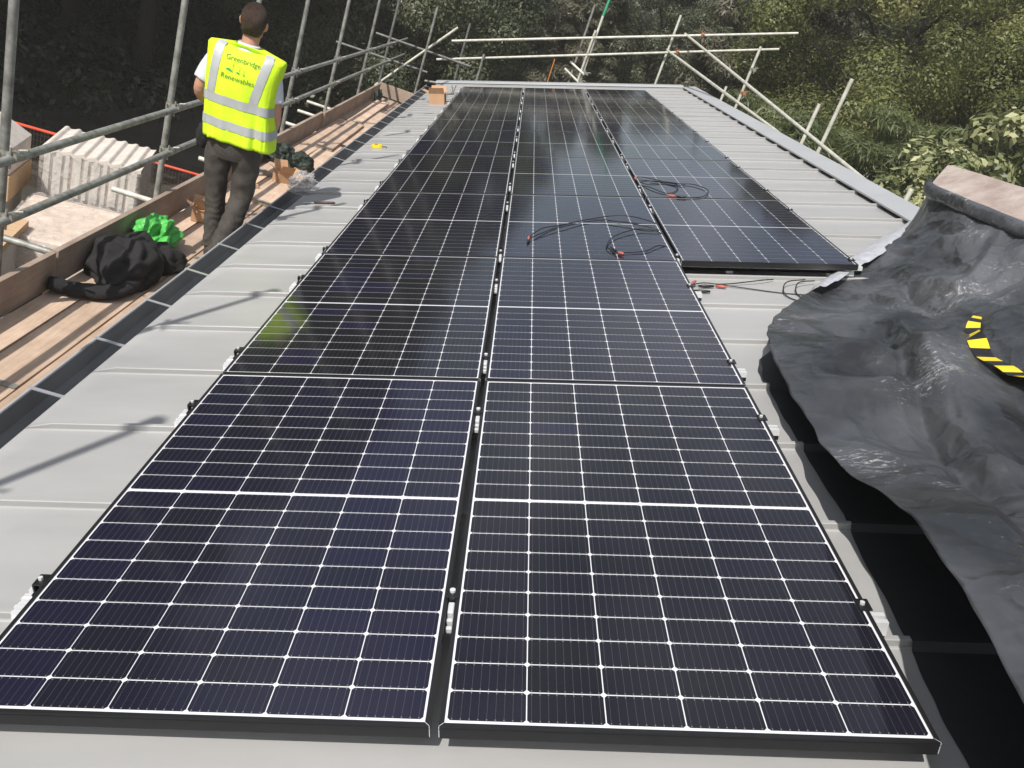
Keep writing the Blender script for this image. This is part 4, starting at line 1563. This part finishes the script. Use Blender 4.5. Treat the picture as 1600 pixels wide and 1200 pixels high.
def tarp_h(u, y, base, t_):
    h = base
    e = min(1, t_ * 5) * min(1, (1 - t_) * 7)
    h += .012 * e * noise.noise(Vector((u * 1.6, y * 1.3, 2)))
    r = 1 - abs(noise.noise(Vector((u * 2.6 + y * 1.1, y * 1.7 - u * .8, 7)))) * 2.4
    h += .0 * e * max(0, r)
    wx_ = .10 * noise.noise(Vector((u * 2.2, y * 2.2, 4)))
    wy2 = .10 * noise.noise(Vector((u * 2.2, y * 2.2, 9)))
    cm = .45 + 1.3 * max(0, noise.noise(Vector((u * 1.2, y * 1.2, 11))) + .2)
    for kk, (rot_, sx_, sy_, am) in enumerate(((.5, 1.5, 3.0, .135), (-.35, 3.1, 5.3, .080), (1.2, 6.0, 9.0, .026 * cm), (.2, 13., 17., .010 * cm))):
        cr_, sr_ = math.cos(rot_), math.sin(rot_)
        X_, Y_ = (u + wx_) * cr_ - (y + wy2) * sr_, (u + wx_) * sr_ + (y + wy2) * cr_
        h += am * e * (facet(X_ * sx_, Y_ * sy_, kk) - .5)
    h += .002 * min(1, t_ * 12) * noise.noise(Vector((u * 15, y * 15, 1)))
    for pts, a, w_ in creases:
        d = min(segd((u, y), pts[i], pts[i + 1]) for i in range(len(pts) - 1))
        if d < w_ * 3:
            h += .8 * a * e * max(0, 1 - d / (w_ * 1.9))
    return max(h, H + .008)


vs, fs = [], []
for j in range(NT):
    t_ = j / (NT - 1)
    for i in range(NS):
        P = Bs[i].lerp(Ss[i], t_)
        # sag between the edge and the upstand
        base = Bs[i].z + (Ss[i].z - Bs[i].z) * (t_ ** 1.15) - .05 * math.sin(math.pi * t_)
        edge = .010 * noise.noise(Vector((i * .09, 3, 0))) * (1 - min(1, t_ * 6)) + .05 * max(0, 1 - t_ * 14) * -1 * (1 if Bs[i].z > .05 else 0) * .5
        u, y = P.x, P.y
        u += .012 * noise.noise(Vector((i * .12, 0, 8))) * (1 - t_)
        vs.append((u, y, tarp_h(u, y, base, t_) + edge))
for j in range(NT - 1):
    for i in range(NS - 1):
        a = j * NS + i
        fs.append((a, a + 1, a + NS + 1, a + NS))
O = Vector((2.2, 2.2, H))
tarp = empty('black_sheet', RW(*O), ROT)
tag(tarp, 'scuffed black plastic sheet draped loosely over the roof at the right', 'plastic sheet')
b = MB()
b.add([Vector(v) - O for v in vs], fs)
so = b.build('sheet', M['tarp'], parent=tarp, smooth=True)
sl = so.modifiers.new('thick', 'SOLIDIFY')
sl.thickness = .0014
# hem roll below the board
b = MB()
hp = [p + Vector((-.006, 0, .0)) for p in resample(SPL, 90)][4:]
rg = []
for i, p in enumerate(hp):
    q = []
    for k in range(12):
        a = 2 * math.pi * k / 12
        q.append(p - O + Vector((.030 * math.cos(a) - .022, 0, .038 * math.sin(a) - .012 + .012 * math.cos(a))) * (1 + .25 * noise.noise(Vector((i * .35, k * .3, 2)))))
    rg.append(q)
b.loft(rg)
b.build('hem', M['tarp'], parent=tarp, smooth=True)
# black sheet added along the drape's shadow edge to deepen the shade there
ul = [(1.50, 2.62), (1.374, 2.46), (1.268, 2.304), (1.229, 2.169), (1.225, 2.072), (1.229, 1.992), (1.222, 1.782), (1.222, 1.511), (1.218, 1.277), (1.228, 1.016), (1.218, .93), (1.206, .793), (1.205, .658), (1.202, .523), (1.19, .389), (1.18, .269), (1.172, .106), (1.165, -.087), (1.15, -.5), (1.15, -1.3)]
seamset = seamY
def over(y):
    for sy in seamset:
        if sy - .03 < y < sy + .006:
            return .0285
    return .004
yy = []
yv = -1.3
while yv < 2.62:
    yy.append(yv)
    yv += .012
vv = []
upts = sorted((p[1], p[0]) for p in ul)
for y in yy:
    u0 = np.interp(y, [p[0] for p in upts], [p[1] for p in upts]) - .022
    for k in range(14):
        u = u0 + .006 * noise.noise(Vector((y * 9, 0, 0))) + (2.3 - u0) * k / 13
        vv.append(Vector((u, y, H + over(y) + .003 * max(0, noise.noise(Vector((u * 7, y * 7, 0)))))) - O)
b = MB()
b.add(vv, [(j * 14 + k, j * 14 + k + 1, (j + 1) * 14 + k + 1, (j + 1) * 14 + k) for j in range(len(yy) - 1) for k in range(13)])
b.build('shadow_under_sheet', M['under'], parent=tarp)
# foil tape strip along the far edge
b = MB()
fo_ = cr_spline([(3.02, 5.03, -.105), (2.70, 4.62, -.10), (2.38, 4.19, -.10), (2.10, 3.80, -.10), (1.90, 3.48, -.10), (1.74, 3.24, -.09)], 10)
fi_ = cr_spline([(2.98, 4.72, -.05), (2.68, 4.33, -.055), (2.44, 3.99, -.06), (2.20, 3.70, -.06), (2.00, 3.44, -.06), (1.80, 3.16, -.04)], 10)
rowsf = []
for k in range(7):
    rowsf.append([a.lerp(c, k / 6) - O + Vector((0, 0, .022 * math.sin(math.pi * k / 6) + .012 * noise.noise(Vector((i * .35, k * .9, 4))) + .012)) for i, (a, c) in enumerate(zip(fo_, fi_))])
m_ = len(fo_)
b.add([v for r in rowsf for v in r], [(j * m_ + k, j * m_ + k + 1, (j + 1) * m_ + k + 1, (j + 1) * m_ + k) for j in range(6) for k in range(m_ - 1)])
b.build('foil_edge', M['foil'], parent=tarp, smooth=True)

# weathered board on the upstand
ub = MB()
A = [(2.80, 4.34, .325), (3.05, 4.69, .395), (3.062, -1.6, .66), (2.82, -1.6, .43)]
nn = Vector((-.25, 0, .95)) * -.02
Bv = []
nseg = 14
for i in range(nseg + 1):
    f = i / nseg
    a0 = Vector(A[0]).lerp(Vector(A[3]), f)
    a1 = Vector(A[1]).lerp(Vector(A[2]), f)
    wv = Vector((0, 0, .006 * noise.noise(Vector((f * 9, 0, 0)))))
    Bv.append([a0 + wv, a1 + wv, a1 + wv + nn, a0 + wv + nn])
ub.loft([[p - O for p in r] for r in Bv])
bo = ub.build('weathered_board', M['ply'], loc=RW(*O), rot=ROT, bevel=.004)
tag(bo, 'faded pinkish brown board capping the upstand above the black sheet', 'board')
# upstand under it (timber kerb)
kb = MB()
kb.box(2.87 - O.x, 3.00 - O.x, -1.6 - O.y, 4.25 - O.y, H + .03 - O.z, .30 - O.z)
bo = kb.build('timber_upstand', M['toe'], loc=RW(*O), rot=ROT)
tag(bo, 'timber kerb hidden under the black sheet along the ridge', 'timber')

# black and yellow hazard tape lying on the sheet
tp = cr_spline([(2.10, 2.15, 0), (2.02, 2.02, 0), (1.965, 1.90, 0), (1.925, 1.78, 0), (1.915, 1.66, 0), (1.918, 1.54, 0), (1.918, 1.41, 0), (1.922, 1.29, 0), (1.93, 1.14, 0), (1.94, .9, 0)], 8)
tp = resample(tp, 120)


def tarp_at(u, y):
    best, r = 9e9, 0
    for v in vs[::1]:
        d = (v[0] - u) ** 2 + (v[1] - y) ** 2
        if d < best:
            best, r = d, v[2]
    return r


vsn = np.array(vs)
tt = empty('hazard_tape', RW(*O), ROT)
tag(tt, 'strip of black and yellow hazard tape lying on the black sheet', 'tape')
hs = []
for i, p in enumerate(tp):
    d = (vsn[:, 0] - p.x) ** 2 + (vsn[:, 1] - p.y) ** 2
    k = np.argsort(d)[:8]
    hs.append(float(vsn[k, 2].max()))
hs = np.convolve(np.pad(hs, 4, 'edge'), np.ones(9) / 9, 'valid')
b = MB()
L_ = 0
prev = None
quads = []
for i, p in enumerate(tp):
    t_ = (tp[min(i + 1, 119)] - tp[max(i - 1, 0)]).normalized()
    sd = Vector((-t_.y, t_.x, 0))
    f = i / 119
    wv = .036 * min(1, .45 + f * 2.2)
    tw = 1.1 * math.exp(-((f - .22) / .07) ** 2)
    o_ = sd * wv * math.cos(tw)
    z = hs[i] + .008 + .012 * abs(math.sin(f * 17))
    c = Vector((p.x, p.y, z)) - O
    quads.append((c - o_ - Vector((0, 0, wv * math.sin(tw) * .6)), c + o_ + Vector((0, 0, wv * math.sin(tw) * .6)), t_))
    if prev is not None:
        L_ += (p - prev).length
    prev = p
vv = [q for a in quads for q in a[:2]]
acc, mi_ = 0, []
for i in range(119):
    ac = (tp[i + 1] - tp[i]).length
    acc += ac
    mi_.append(1 if (acc % .125) < .064 else 0)
for i in range(119):
    q = [vv[2 * i], vv[2 * i + 1], vv[2 * i + 3], vv[2 * i + 2]]
    b.add(q, [(0, 1, 2, 3)], mi_[i])
to_ = b.build('tape_strip', [M['cable'], M['yellow']], parent=tt, smooth=False)
sl = to_.modifiers.new('thick', 'SOLIDIFY')
sl.thickness = .0015

# ------------------------------------------------------------------ packs on the ground, barrier


def pack_wrap(parent, x0, x1, y0, y1, z0, z1, seed, name='film_wrap'):
    b = MB()
    n = 26
    rg = []
    for j in range(12):
        f = j / 11
        z = z0 + (z1 - z0) * f
        r_ = []
        per = [(x0, y0), (x1, y0), (x1, y1), (x0, y1)]
        for s_ in range(4):
            a, c = per[s_], per[(s_ + 1) % 4]
            for k in range(n):
                t_ = k / n
                x, y = a[0] + (c[0] - a[0]) * t_, a[1] + (c[1] - a[1]) * t_
                w_ = .018 * noise.noise(Vector((x * 5 + seed, y * 5, z * 7))) + .008
                nx, ny = (0, -1, 0, 1)[s_] * -1 if s_ % 2 else 0, 0
                d = ((0, -1), (1, 0), (0, 1), (-1, 0))[s_]
                r_.append((x + d[0] * w_, y + d[1] * w_, z))
        rg.append(r_)
    b.loft(rg, cap=False)
    return b.build(name, M['film'], parent=parent, smooth=True)


# main pack: sheets with a ridged top
pa = empty('tile_pack', (-5.28, 10.3, GZ), (0, 0, R_(13)))
tag(pa, 'film wrapped pallet of pale roofing sheets with a ridged top beyond the toe board', 'pallet load')
b = MB()
hx, hy, z1 = .60, .56, 1.30
nx = 96
top_ = [(-hx + 2 * hx * i / nx, z1 + .012 * math.sin(i / nx * math.pi * 16) - .018 * math.exp(-((((i / nx * 8) % 1) - .5) / .14) ** 2)) for i in range(nx + 1)]
vs2 = [(x, -hy, z) for x, z in top_] + [(x, hy, z + .02) for x, z in top_] + [(x, -hy, z - .05) for x, z in top_] + [(x, hy, z - .03) for x, z in top_]
m_ = nx + 1
b.add(vs2, [(k, k + 1, m_ + k + 1, m_ + k) for k in range(nx)] + [(2 * m_ + k, 2 * m_ + k + 1, k + 1, k) for k in range(nx)] + [(m_ + k, m_ + k + 1, 3 * m_ + k + 1, 3 * m_ + k) for k in range(nx)])
b.build('top_sheet', M['tile'], parent=pa)
b = MB()
for k in range(10):
    x = -hx + .06 + k * (2 * hx - .12) / 9.5
    b.box(x, x + (.075 if k % 2 else .05), -hy + .0, hy - .02, .70, z1 - .045)
b.build('pale_bundle', M['wire_white'], parent=pa)
b = MB()
b.box(-hx + .03, hx - .03, -hy + .03, hy - .03, .14, z1 - .05)
b.build('tile_bundle', M['tile'], parent=pa)
b = MB()
for k in range(3):
    b.box(-hx + k * (hx - .06), -hx + .12 + k * (hx - .06), -hy, hy, 0, .10)
for k in range(6):
    b.box(-hx, hx, -hy + k * .205, -hy + k * .205 + .10, .10, .125)
b.build('pallet', M['pale_wood'], parent=pa)
pack_wrap(pa, -hx - .01, hx + .01, -hy - .01, hy, .15, z1 - .04, 2.0)

pb = empty('brown_pack', (-4.95, 8.95, GZ), (0, 0, R_(13)))
tag(pb, 'low pack of brown boards under clear plastic sheeting in front of the roofing sheets', 'pallet load')
b = MB()
b.box(-.62, .60, -.85, .66, .12, .70)
b.build('board_stack', M['brown_pack'], parent=pb, bevel=.02)
b = MB()
for k in range(3):
    b.box(-.6 + k * .52, -.48 + k * .52, -.8, .6, 0, .12)
b.build('pallet', M['pale_wood'], parent=pb)
b = MB()
n = 50
vv = []
for j in range(n + 1):
    for i in range(n + 1):
        x, y = -.68 + 1.34 * i / n, -.92 + 1.64 * j / n
        ed = min(x + .68, .66 - x, y + .92, .72 - y)
        z = .715 + .055 * max(0, noise.noise(Vector((x * 3, y * 3, 1)))) + .03 * noise.noise(Vector((x * 8, y * 8, 5)))
        if ed < .05:
            z -= (.05 - ed) * 9
        vv.append((x, y, max(.05, z)))
b.add(vv, [(j * (n + 1) + i, j * (n + 1) + i + 1, (j + 1) * (n + 1) + i + 1, (j + 1) * (n + 1) + i) for j in range(n) for i in range(n)])
b.build('film_sheet', M['film'], parent=pb, smooth=True)

pc = empty('timber_pack', (-6.25, 9.55, GZ), (0, 0, R_(13)))
tag(pc, 'tall stack of pallet timber and wrapped packs at the left edge of the photo', 'pallet load')
b = MB()
b.box(-.40, .28, -.50, .40, .95, 1.28)
b.add([(-.20, -.4, 1.28), (.28, -.4, 1.28), (.28, .4, 1.28), (-.20, .4, 1.28), (-.20, -.3, 1.52), (-.05, -.3, 1.50), (-.05, .3, 1.50), (-.20, .3, 1.52)], [(0, 1, 5, 4), (1, 2, 6, 5), (2, 3, 7, 6), (3, 0, 4, 7), (4, 5, 6, 7)])
b.build('wrapped_pack', M['tile'], parent=pc, bevel=.01)
b = MB()
for k in range(4):
    b.box(-.40 + k * .17, -.30 + k * .17, -.50, .40, .0, .62)
b.build('white_bundle', M['wire_white'], parent=pc)
b = MB()
b.box(-.42, .30, -.52, .42, .62, .94)
b.box(-.42, .30, -.54, -.505, .10, .28)
b.build('timber_deck', M['pale_wood'], parent=pc, bevel=.004)
pd = empty('timber_crate', (-5.35, 7.75, GZ), (0, 0, R_(13)))
tag(pd, 'slatted pale timber crate in the lower left, behind the weathered tube end', 'crate')
b = MB()
b.box(-.45, .32, -.5, .5, .72, .80)
b.box(-.45, .32, -.53, -.50, .30, .55)
b.build('rail_board', M['pale_wood'], parent=pd)
b = MB()
for k in range(5):
    b.box(-.45 + k * .165, -.36 + k * .165, -.49, .49, 0, .715)
b.build('slat', M['wire_white'], parent=pd)

# barrier behind the packs
ba = empty('site_barrier', (-5.6, 11.6, GZ), (0, 0, R_(7)))
tag(ba, 'pedestrian barrier with a red top rail and brown mesh behind the packs', 'barrier')
b = MB()
b.tube((-2.2, 0, .92), (3.4, 0, .92), .022, 10)
b.build('top_rail', M['red'], parent=ba, smooth=True)
b = MB()
for k in range(113):
    b.box(-2.2 + k * .05, -2.195 + k * .05, -.003, .003, .1, .90)
for k in range(9):
    b.box(-2.2, 3.4, -.002, .002, .12 + k * .09, .125 + k * .09)
tag(b.build('mesh_panel', M['mesh_wire'], parent=ba))
b = MB()
b.tube((.9, -.25, .62), (2.6, -.1, .62), .03, 10)
b.tube((1.0, -.22, .48), (2.6, -.08, .46), .012, 8)
b.build('lower_rail', M['wire_white'], parent=ba)
b = MB()
for x in (-2.2, -.8, .6, 2.0, 3.4):
    b.tube((x, 0, 0), (x, 0, .92), .018, 8)
b.build('post', M['red'], parent=ba)


# ------------------------------------------------------------------ trees
def leaf_mesh(name, cen, rad, nl, size, seed, m, flat=.8, droop=0.0, elong=1.0, needle=0.0):
    """cen: (k,3) clump centres, rad: (k,) radii, nl leaves in all"""
    rg = np.random.default_rng(seed)
    cen = np.asarray(cen, 'f')
    rad = np.asarray(rad, 'f')
    pr = rad ** 2
    k = rg.choice(len(cen), nl, p=pr / pr.sum())
    d = rg.normal(size=(nl, 3))
    d /= np.linalg.norm(d, axis=1)[:, None]
    rr = rad[k] * (.35 + .65 * rg.random(nl) ** .5) * (1 + .25 * rg.normal(size=nl) * .5)
    p = cen[k] + d * rr[:, None] * np.array([1, 1, flat])
    nrm = d * 1.15 + rg.normal(size=(nl, 3)) * .40 + np.array([0, 0, .55])
    nrm /= np.linalg.norm(nrm, axis=1)[:, None]
    a = rg.normal(size=(nl, 3)) + d * needle * 2 + np.array([0, 0, -droop])
    a -= nrm * (a * nrm).sum(1)[:, None]
    a /= np.linalg.norm(a, axis=1)[:, None]
    c = np.cross(nrm, a)
    s = size * rg.uniform(.55, 1.3, nl)[:, None]
    L2, W2 = s * .62 * elong, s * .30 / elong ** .5
    V = np.stack([p - a * L2, p + c * W2 + a * L2 * .1 - nrm * s * .06, p + a * L2 - nrm * s * .1, p - c * W2 + a * L2 * .1 - nrm * s * .06], 1).reshape(-1, 3)
    me = bpy.data.meshes.new(name)
    me.vertices.add(nl * 4)
    me.vertices.foreach_set('co', V.astype('f').ravel())
    me.loops.add(nl * 4)
    me.loops.foreach_set('vertex_index', np.arange(nl * 4, dtype='i'))
    me.polygons.add(nl)
    me.polygons.foreach_set('loop_start', np.arange(0, nl * 4, 4, dtype='i'))
    me.polygons.foreach_set('loop_total', np.full(nl, 4, 'i'))
    # colour parameter: random per leaf, plus a per-clump drift
    cl = rg.random(len(cen))
    q = np.clip(.5 * cl[k] + .5 * rg.random(nl) ** 1.6, 0, 1)
    uvl = me.uv_layers.new(name='UVMap')
    uvv = np.zeros((nl * 4, 2), 'f')
    uvv[:, 0] = np.repeat(q, 4)
    uvl.data.foreach_set('uv', uvv.ravel())
    me.update(calc_edges=True)
    me.validate()
    me.materials.append(m)
    return me


def tree_parts(seed, Hh, rc, z0, nclump, cr=(.5, 1.0), shape='round', lean=0):
    """trunk + limbs mesh builder, clump centres, radii"""
    r = random.Random(seed)
    b = MB()
    tp_ = [Vector((0, 0, 0))]
    for i in range(1, 7):
        f = i / 6
        tp_.append(Vector((lean * f + r.uniform(-.12, .12) * Hh * .05, r.uniform(-.12, .12) * Hh * .05, Hh * .92 * f)))
    r0 = Hh * .016 + .03
    b.path(cr_spline(tp_, 4), [r0 * (1 - .85 * i / 24) for i in range(25)], 9)
    cen, rad = [], []
    for i in range(nclump):
        f = (i + r.random()) / nclump
        z = z0 + (Hh - z0) * f ** .9
        if shape == 'round':
            env = math.sin(math.pi * min(1, max(.0, .12 + .86 * f))) ** .6
        elif shape == 'cone':
            env = (1 - f) ** .8 * .95 + .08
        else:
            env = (1 - .55 * f)
        a = r.uniform(0, 2 * math.pi)
        q = env * rc * (r.uniform(.35, 1.0) ** .6)
        c = Vector((lean * f + q * math.cos(a), q * math.sin(a), z))
        cen.append(c)
        rad.append(r.uniform(*cr) * (.75 + .4 * env))
        if i % 2 == 0:
            s0 = Vector((lean * f * .8, 0, max(.3, z - q * .55)))
            mid = s0.lerp(c, .5) + Vector((0, 0, .12 * q))
            b.path([s0, mid, c], [r0 * .42 * (1 - f * .6), r0 * .25 * (1 - f * .5), r0 * .06], 6)
    return b, cen, rad


KIND = {}


def make_tree_kind(key, seed, Hh, rc, z0, ncl, cr_, nl, size, m, shape='round', **k):
    b, cen, rad = tree_parts(seed, Hh, rc, z0, ncl, cr_, shape)
    t = empty('tree')
    b.build('trunk', M['bark'], parent=t, smooth=True)
    me = leaf_mesh('crown', cen, rad, nl, size, seed + 1, M[m], **k)
    o = bpy.data.objects.new('crown', me)
    col.objects.link(o)
    o.parent = t
    KIND[key] = [t, False]


def put_tree(key, x, y, sc, rz, label, group, name='tree', z=GZ, cat='tree'):
    t, usedk = KIND[key]
    o = copy_tree(t) if usedk else t
    KIND[key][1] = True
    o.name = name
    o.location = (x, y, z)
    o.scale = (sc, sc, sc)
    o.rotation_euler = (0, 0, R_(rz))
    tag(o, label, cat, group)
    return o


make_tree_kind('dark', 21, 9.0, 3.4, .8, 120, (.45, .9), 120000, .088, 'leaf_mid')
make_tree_kind('olive', 33, 10.0, 3.6, .7, 150, (.40, .85), 170000, .072, 'leaf_olive')
make_tree_kind('conifer', 45, 10.0, 2.6, .6, 150, (.35, .7), 90000, .10, 'leaf_rust', shape='cone', flat=.55, droop=.8, elong=1.7)
make_tree_kind('feather', 57, 5.0, 2.4, .3, 110, (.35, .65), 80000, .072, 'leaf_fern', shape='flat', flat=.5, droop=.4, elong=2.4, needle=.8)
make_tree_kind('vari', 69, 4.6, 1.5, .4, 130, (.17, .32), 20000, .105, 'leaf_vari', flat=.9)
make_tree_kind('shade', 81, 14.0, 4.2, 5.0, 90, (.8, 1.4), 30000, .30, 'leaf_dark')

GC, GR, GS = 'trees beyond the far end of the roof', 'trees on the ridge side', 'tall trees shading the gutter side'
# beyond the far end (centre)
put_tree('dark', -2.9, 23.5, .92, 20, 'mid green bushy tree behind the left half of the far rails', GC)
put_tree('conifer', 1.4, 23.0, .66, 80, 'dull green tree directly behind the green topped pole', GC)
put_tree('dark', 3.6, 26.0, .76, 140, 'dark bushy tree behind the pole near the ridge end', GC)
put_tree('conifer', 6.2, 23.5, 1.02, 10, 'greyish conifer with brownish twigs behind the right ends of the far rails', GC)
put_tree('dark', -5.2, 25.0, 1.05, 220, 'tree with sunlit leaf sprays at the upper left of the roof end', GC)
put_tree('dark', 9.3, 28.0, 1.15, 300, 'deep green tree right of the far rails around a dark gap', GC)
put_tree('conifer', .4, 30.0, .72, 200, 'darker tree standing farther back behind the middle poles', GC)
# right
put_tree('olive', 8.2, 19.5, 1.0, 30, 'sunlit olive tree right of the tall ridge side upright', GR)
put_tree('olive', 14.5, 23.5, 1.25, 120, 'largest olive tree filling the upper right corner', GR)
put_tree('olive', 11.5, 16.8, .92, 250, 'olive tree behind the feathery bushes at the right edge', GR)
put_tree('olive', 18.5, 19.5, 1.2, 200, 'olive tree at the far right edge, farther back', GR)
put_tree('dark', 13.5, 30.0, 1.3, 60, 'dark tree behind the olive trees', GR)
put_tree('feather', 5.9, 14.6, .90, 40, 'green feathery bush behind the pair of ridge side poles', GR, 'bush', cat='bush')
put_tree('feather', 7.6, 14.4, 1.02, 130, 'green feathery bush between the ridge side poles and the yellow green shrubs', GR, 'bush', cat='bush')
put_tree('feather', 5.4, 10.6, .74, 260, 'green feathery bush just above the ridge flashing near the black sheet', GR, 'bush', cat='bush')
put_tree('feather', 5.4, 18.4, .90, 300, 'green bush at the far ridge corner', GR, 'bush', cat='bush')
put_tree('vari', 6.75, 11.6, 1.06, 40, 'yellow green variegated shrub above the brown board', GR, 'shrub', cat='shrub')
put_tree('vari', 8.1, 12.3, 1.32, 190, 'yellow green variegated shrub at the right edge, taller one', GR, 'shrub', cat='shrub')
# tall shading trees on the left (their crowns are above the frame; the photo shows the dark floor under them)
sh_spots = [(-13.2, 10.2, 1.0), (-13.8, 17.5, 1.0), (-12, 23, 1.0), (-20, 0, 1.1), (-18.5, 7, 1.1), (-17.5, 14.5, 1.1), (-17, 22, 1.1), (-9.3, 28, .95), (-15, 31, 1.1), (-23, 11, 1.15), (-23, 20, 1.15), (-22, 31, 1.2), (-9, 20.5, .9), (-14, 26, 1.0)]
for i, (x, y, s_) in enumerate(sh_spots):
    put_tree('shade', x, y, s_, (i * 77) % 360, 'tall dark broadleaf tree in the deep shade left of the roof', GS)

# undergrowth: uncountable low growth in the shaded wood and round the building
rg = np.random.default_rng(77)
cs, rs_ = [], []
for i in range(900):
    x = rg.uniform(-30, -6.8)
    y = rg.uniform(11.5, 45)
    if x > -8.5 and y < 13:
        continue
    cs.append((x, y, GZ + rg.uniform(.1, 1.1)))
    rs_.append(rg.uniform(.4, .9))
for i in range(500):
    x = rg.uniform(-6.8, 24)
    y = rg.uniform(20, 46)
    cs.append((x, y, GZ + rg.uniform(.1, 1.6)))
    rs_.append(rg.uniform(.5, 1.0))
for i in range(260):
    x = rg.uniform(5.0, 22)
    y = rg.uniform(5, 22)
    cs.append((x, y, GZ + rg.uniform(.1, 1.6)))
    rs_.append(rg.uniform(.4, .9))
me = leaf_mesh('undergrowth', cs, rs_, 200000, .13, 91, M['leaf_dark'])
o = bpy.data.objects.new('undergrowth', me)
col.objects.link(o)
tag(o, 'dark leafy undergrowth on the woodland floor', 'undergrowth', kind='stuff')
# far-off wood closing the view
cs, rs_ = [], []
for i in range(700):
    a = R_(rg.uniform(-42, 46))
    d = rg.uniform(38, 60)
    hh = rg.uniform(0, 5.5 if -.07 < a < .12 else (9 if -.15 < a < .24 else 13))
    cs.append((d * math.sin(a), d * math.cos(a), GZ + hh))
    rs_.append(rg.uniform(1.2, 2.6))
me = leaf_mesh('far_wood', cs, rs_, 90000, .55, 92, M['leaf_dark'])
o = bpy.data.objects.new('far_wood', me)
col.objects.link(o)
tag(o, 'dark mass of woodland far behind the nearer trees', 'woodland', kind='stuff')

# ------------------------------------------------------------------ thin haze added to lift the blacks like lens flare
hm = bpy.data.materials.new('haze')
hm.use_nodes = True
nt = hm.node_tree
nt.nodes.remove(nt.nodes['Principled BSDF'])
pv = nt.nodes.new('ShaderNodeVolumePrincipled')
pv.inputs['Color'].default_value = (.95, .93, .85, 1)
pv.inputs['Density'].default_value = .0018
pv.inputs['Anisotropy'].default_value = .0
nt.links.new(pv.outputs[0], nt.nodes['Material Output'].inputs['Volume'])
hz = MB().box(-75, 75, -30, 80, GZ - 1.6, 22).build('haze', hm)
tag(hz, kind='stuff', label='thin added haze standing in for lens flare', cat='haze')
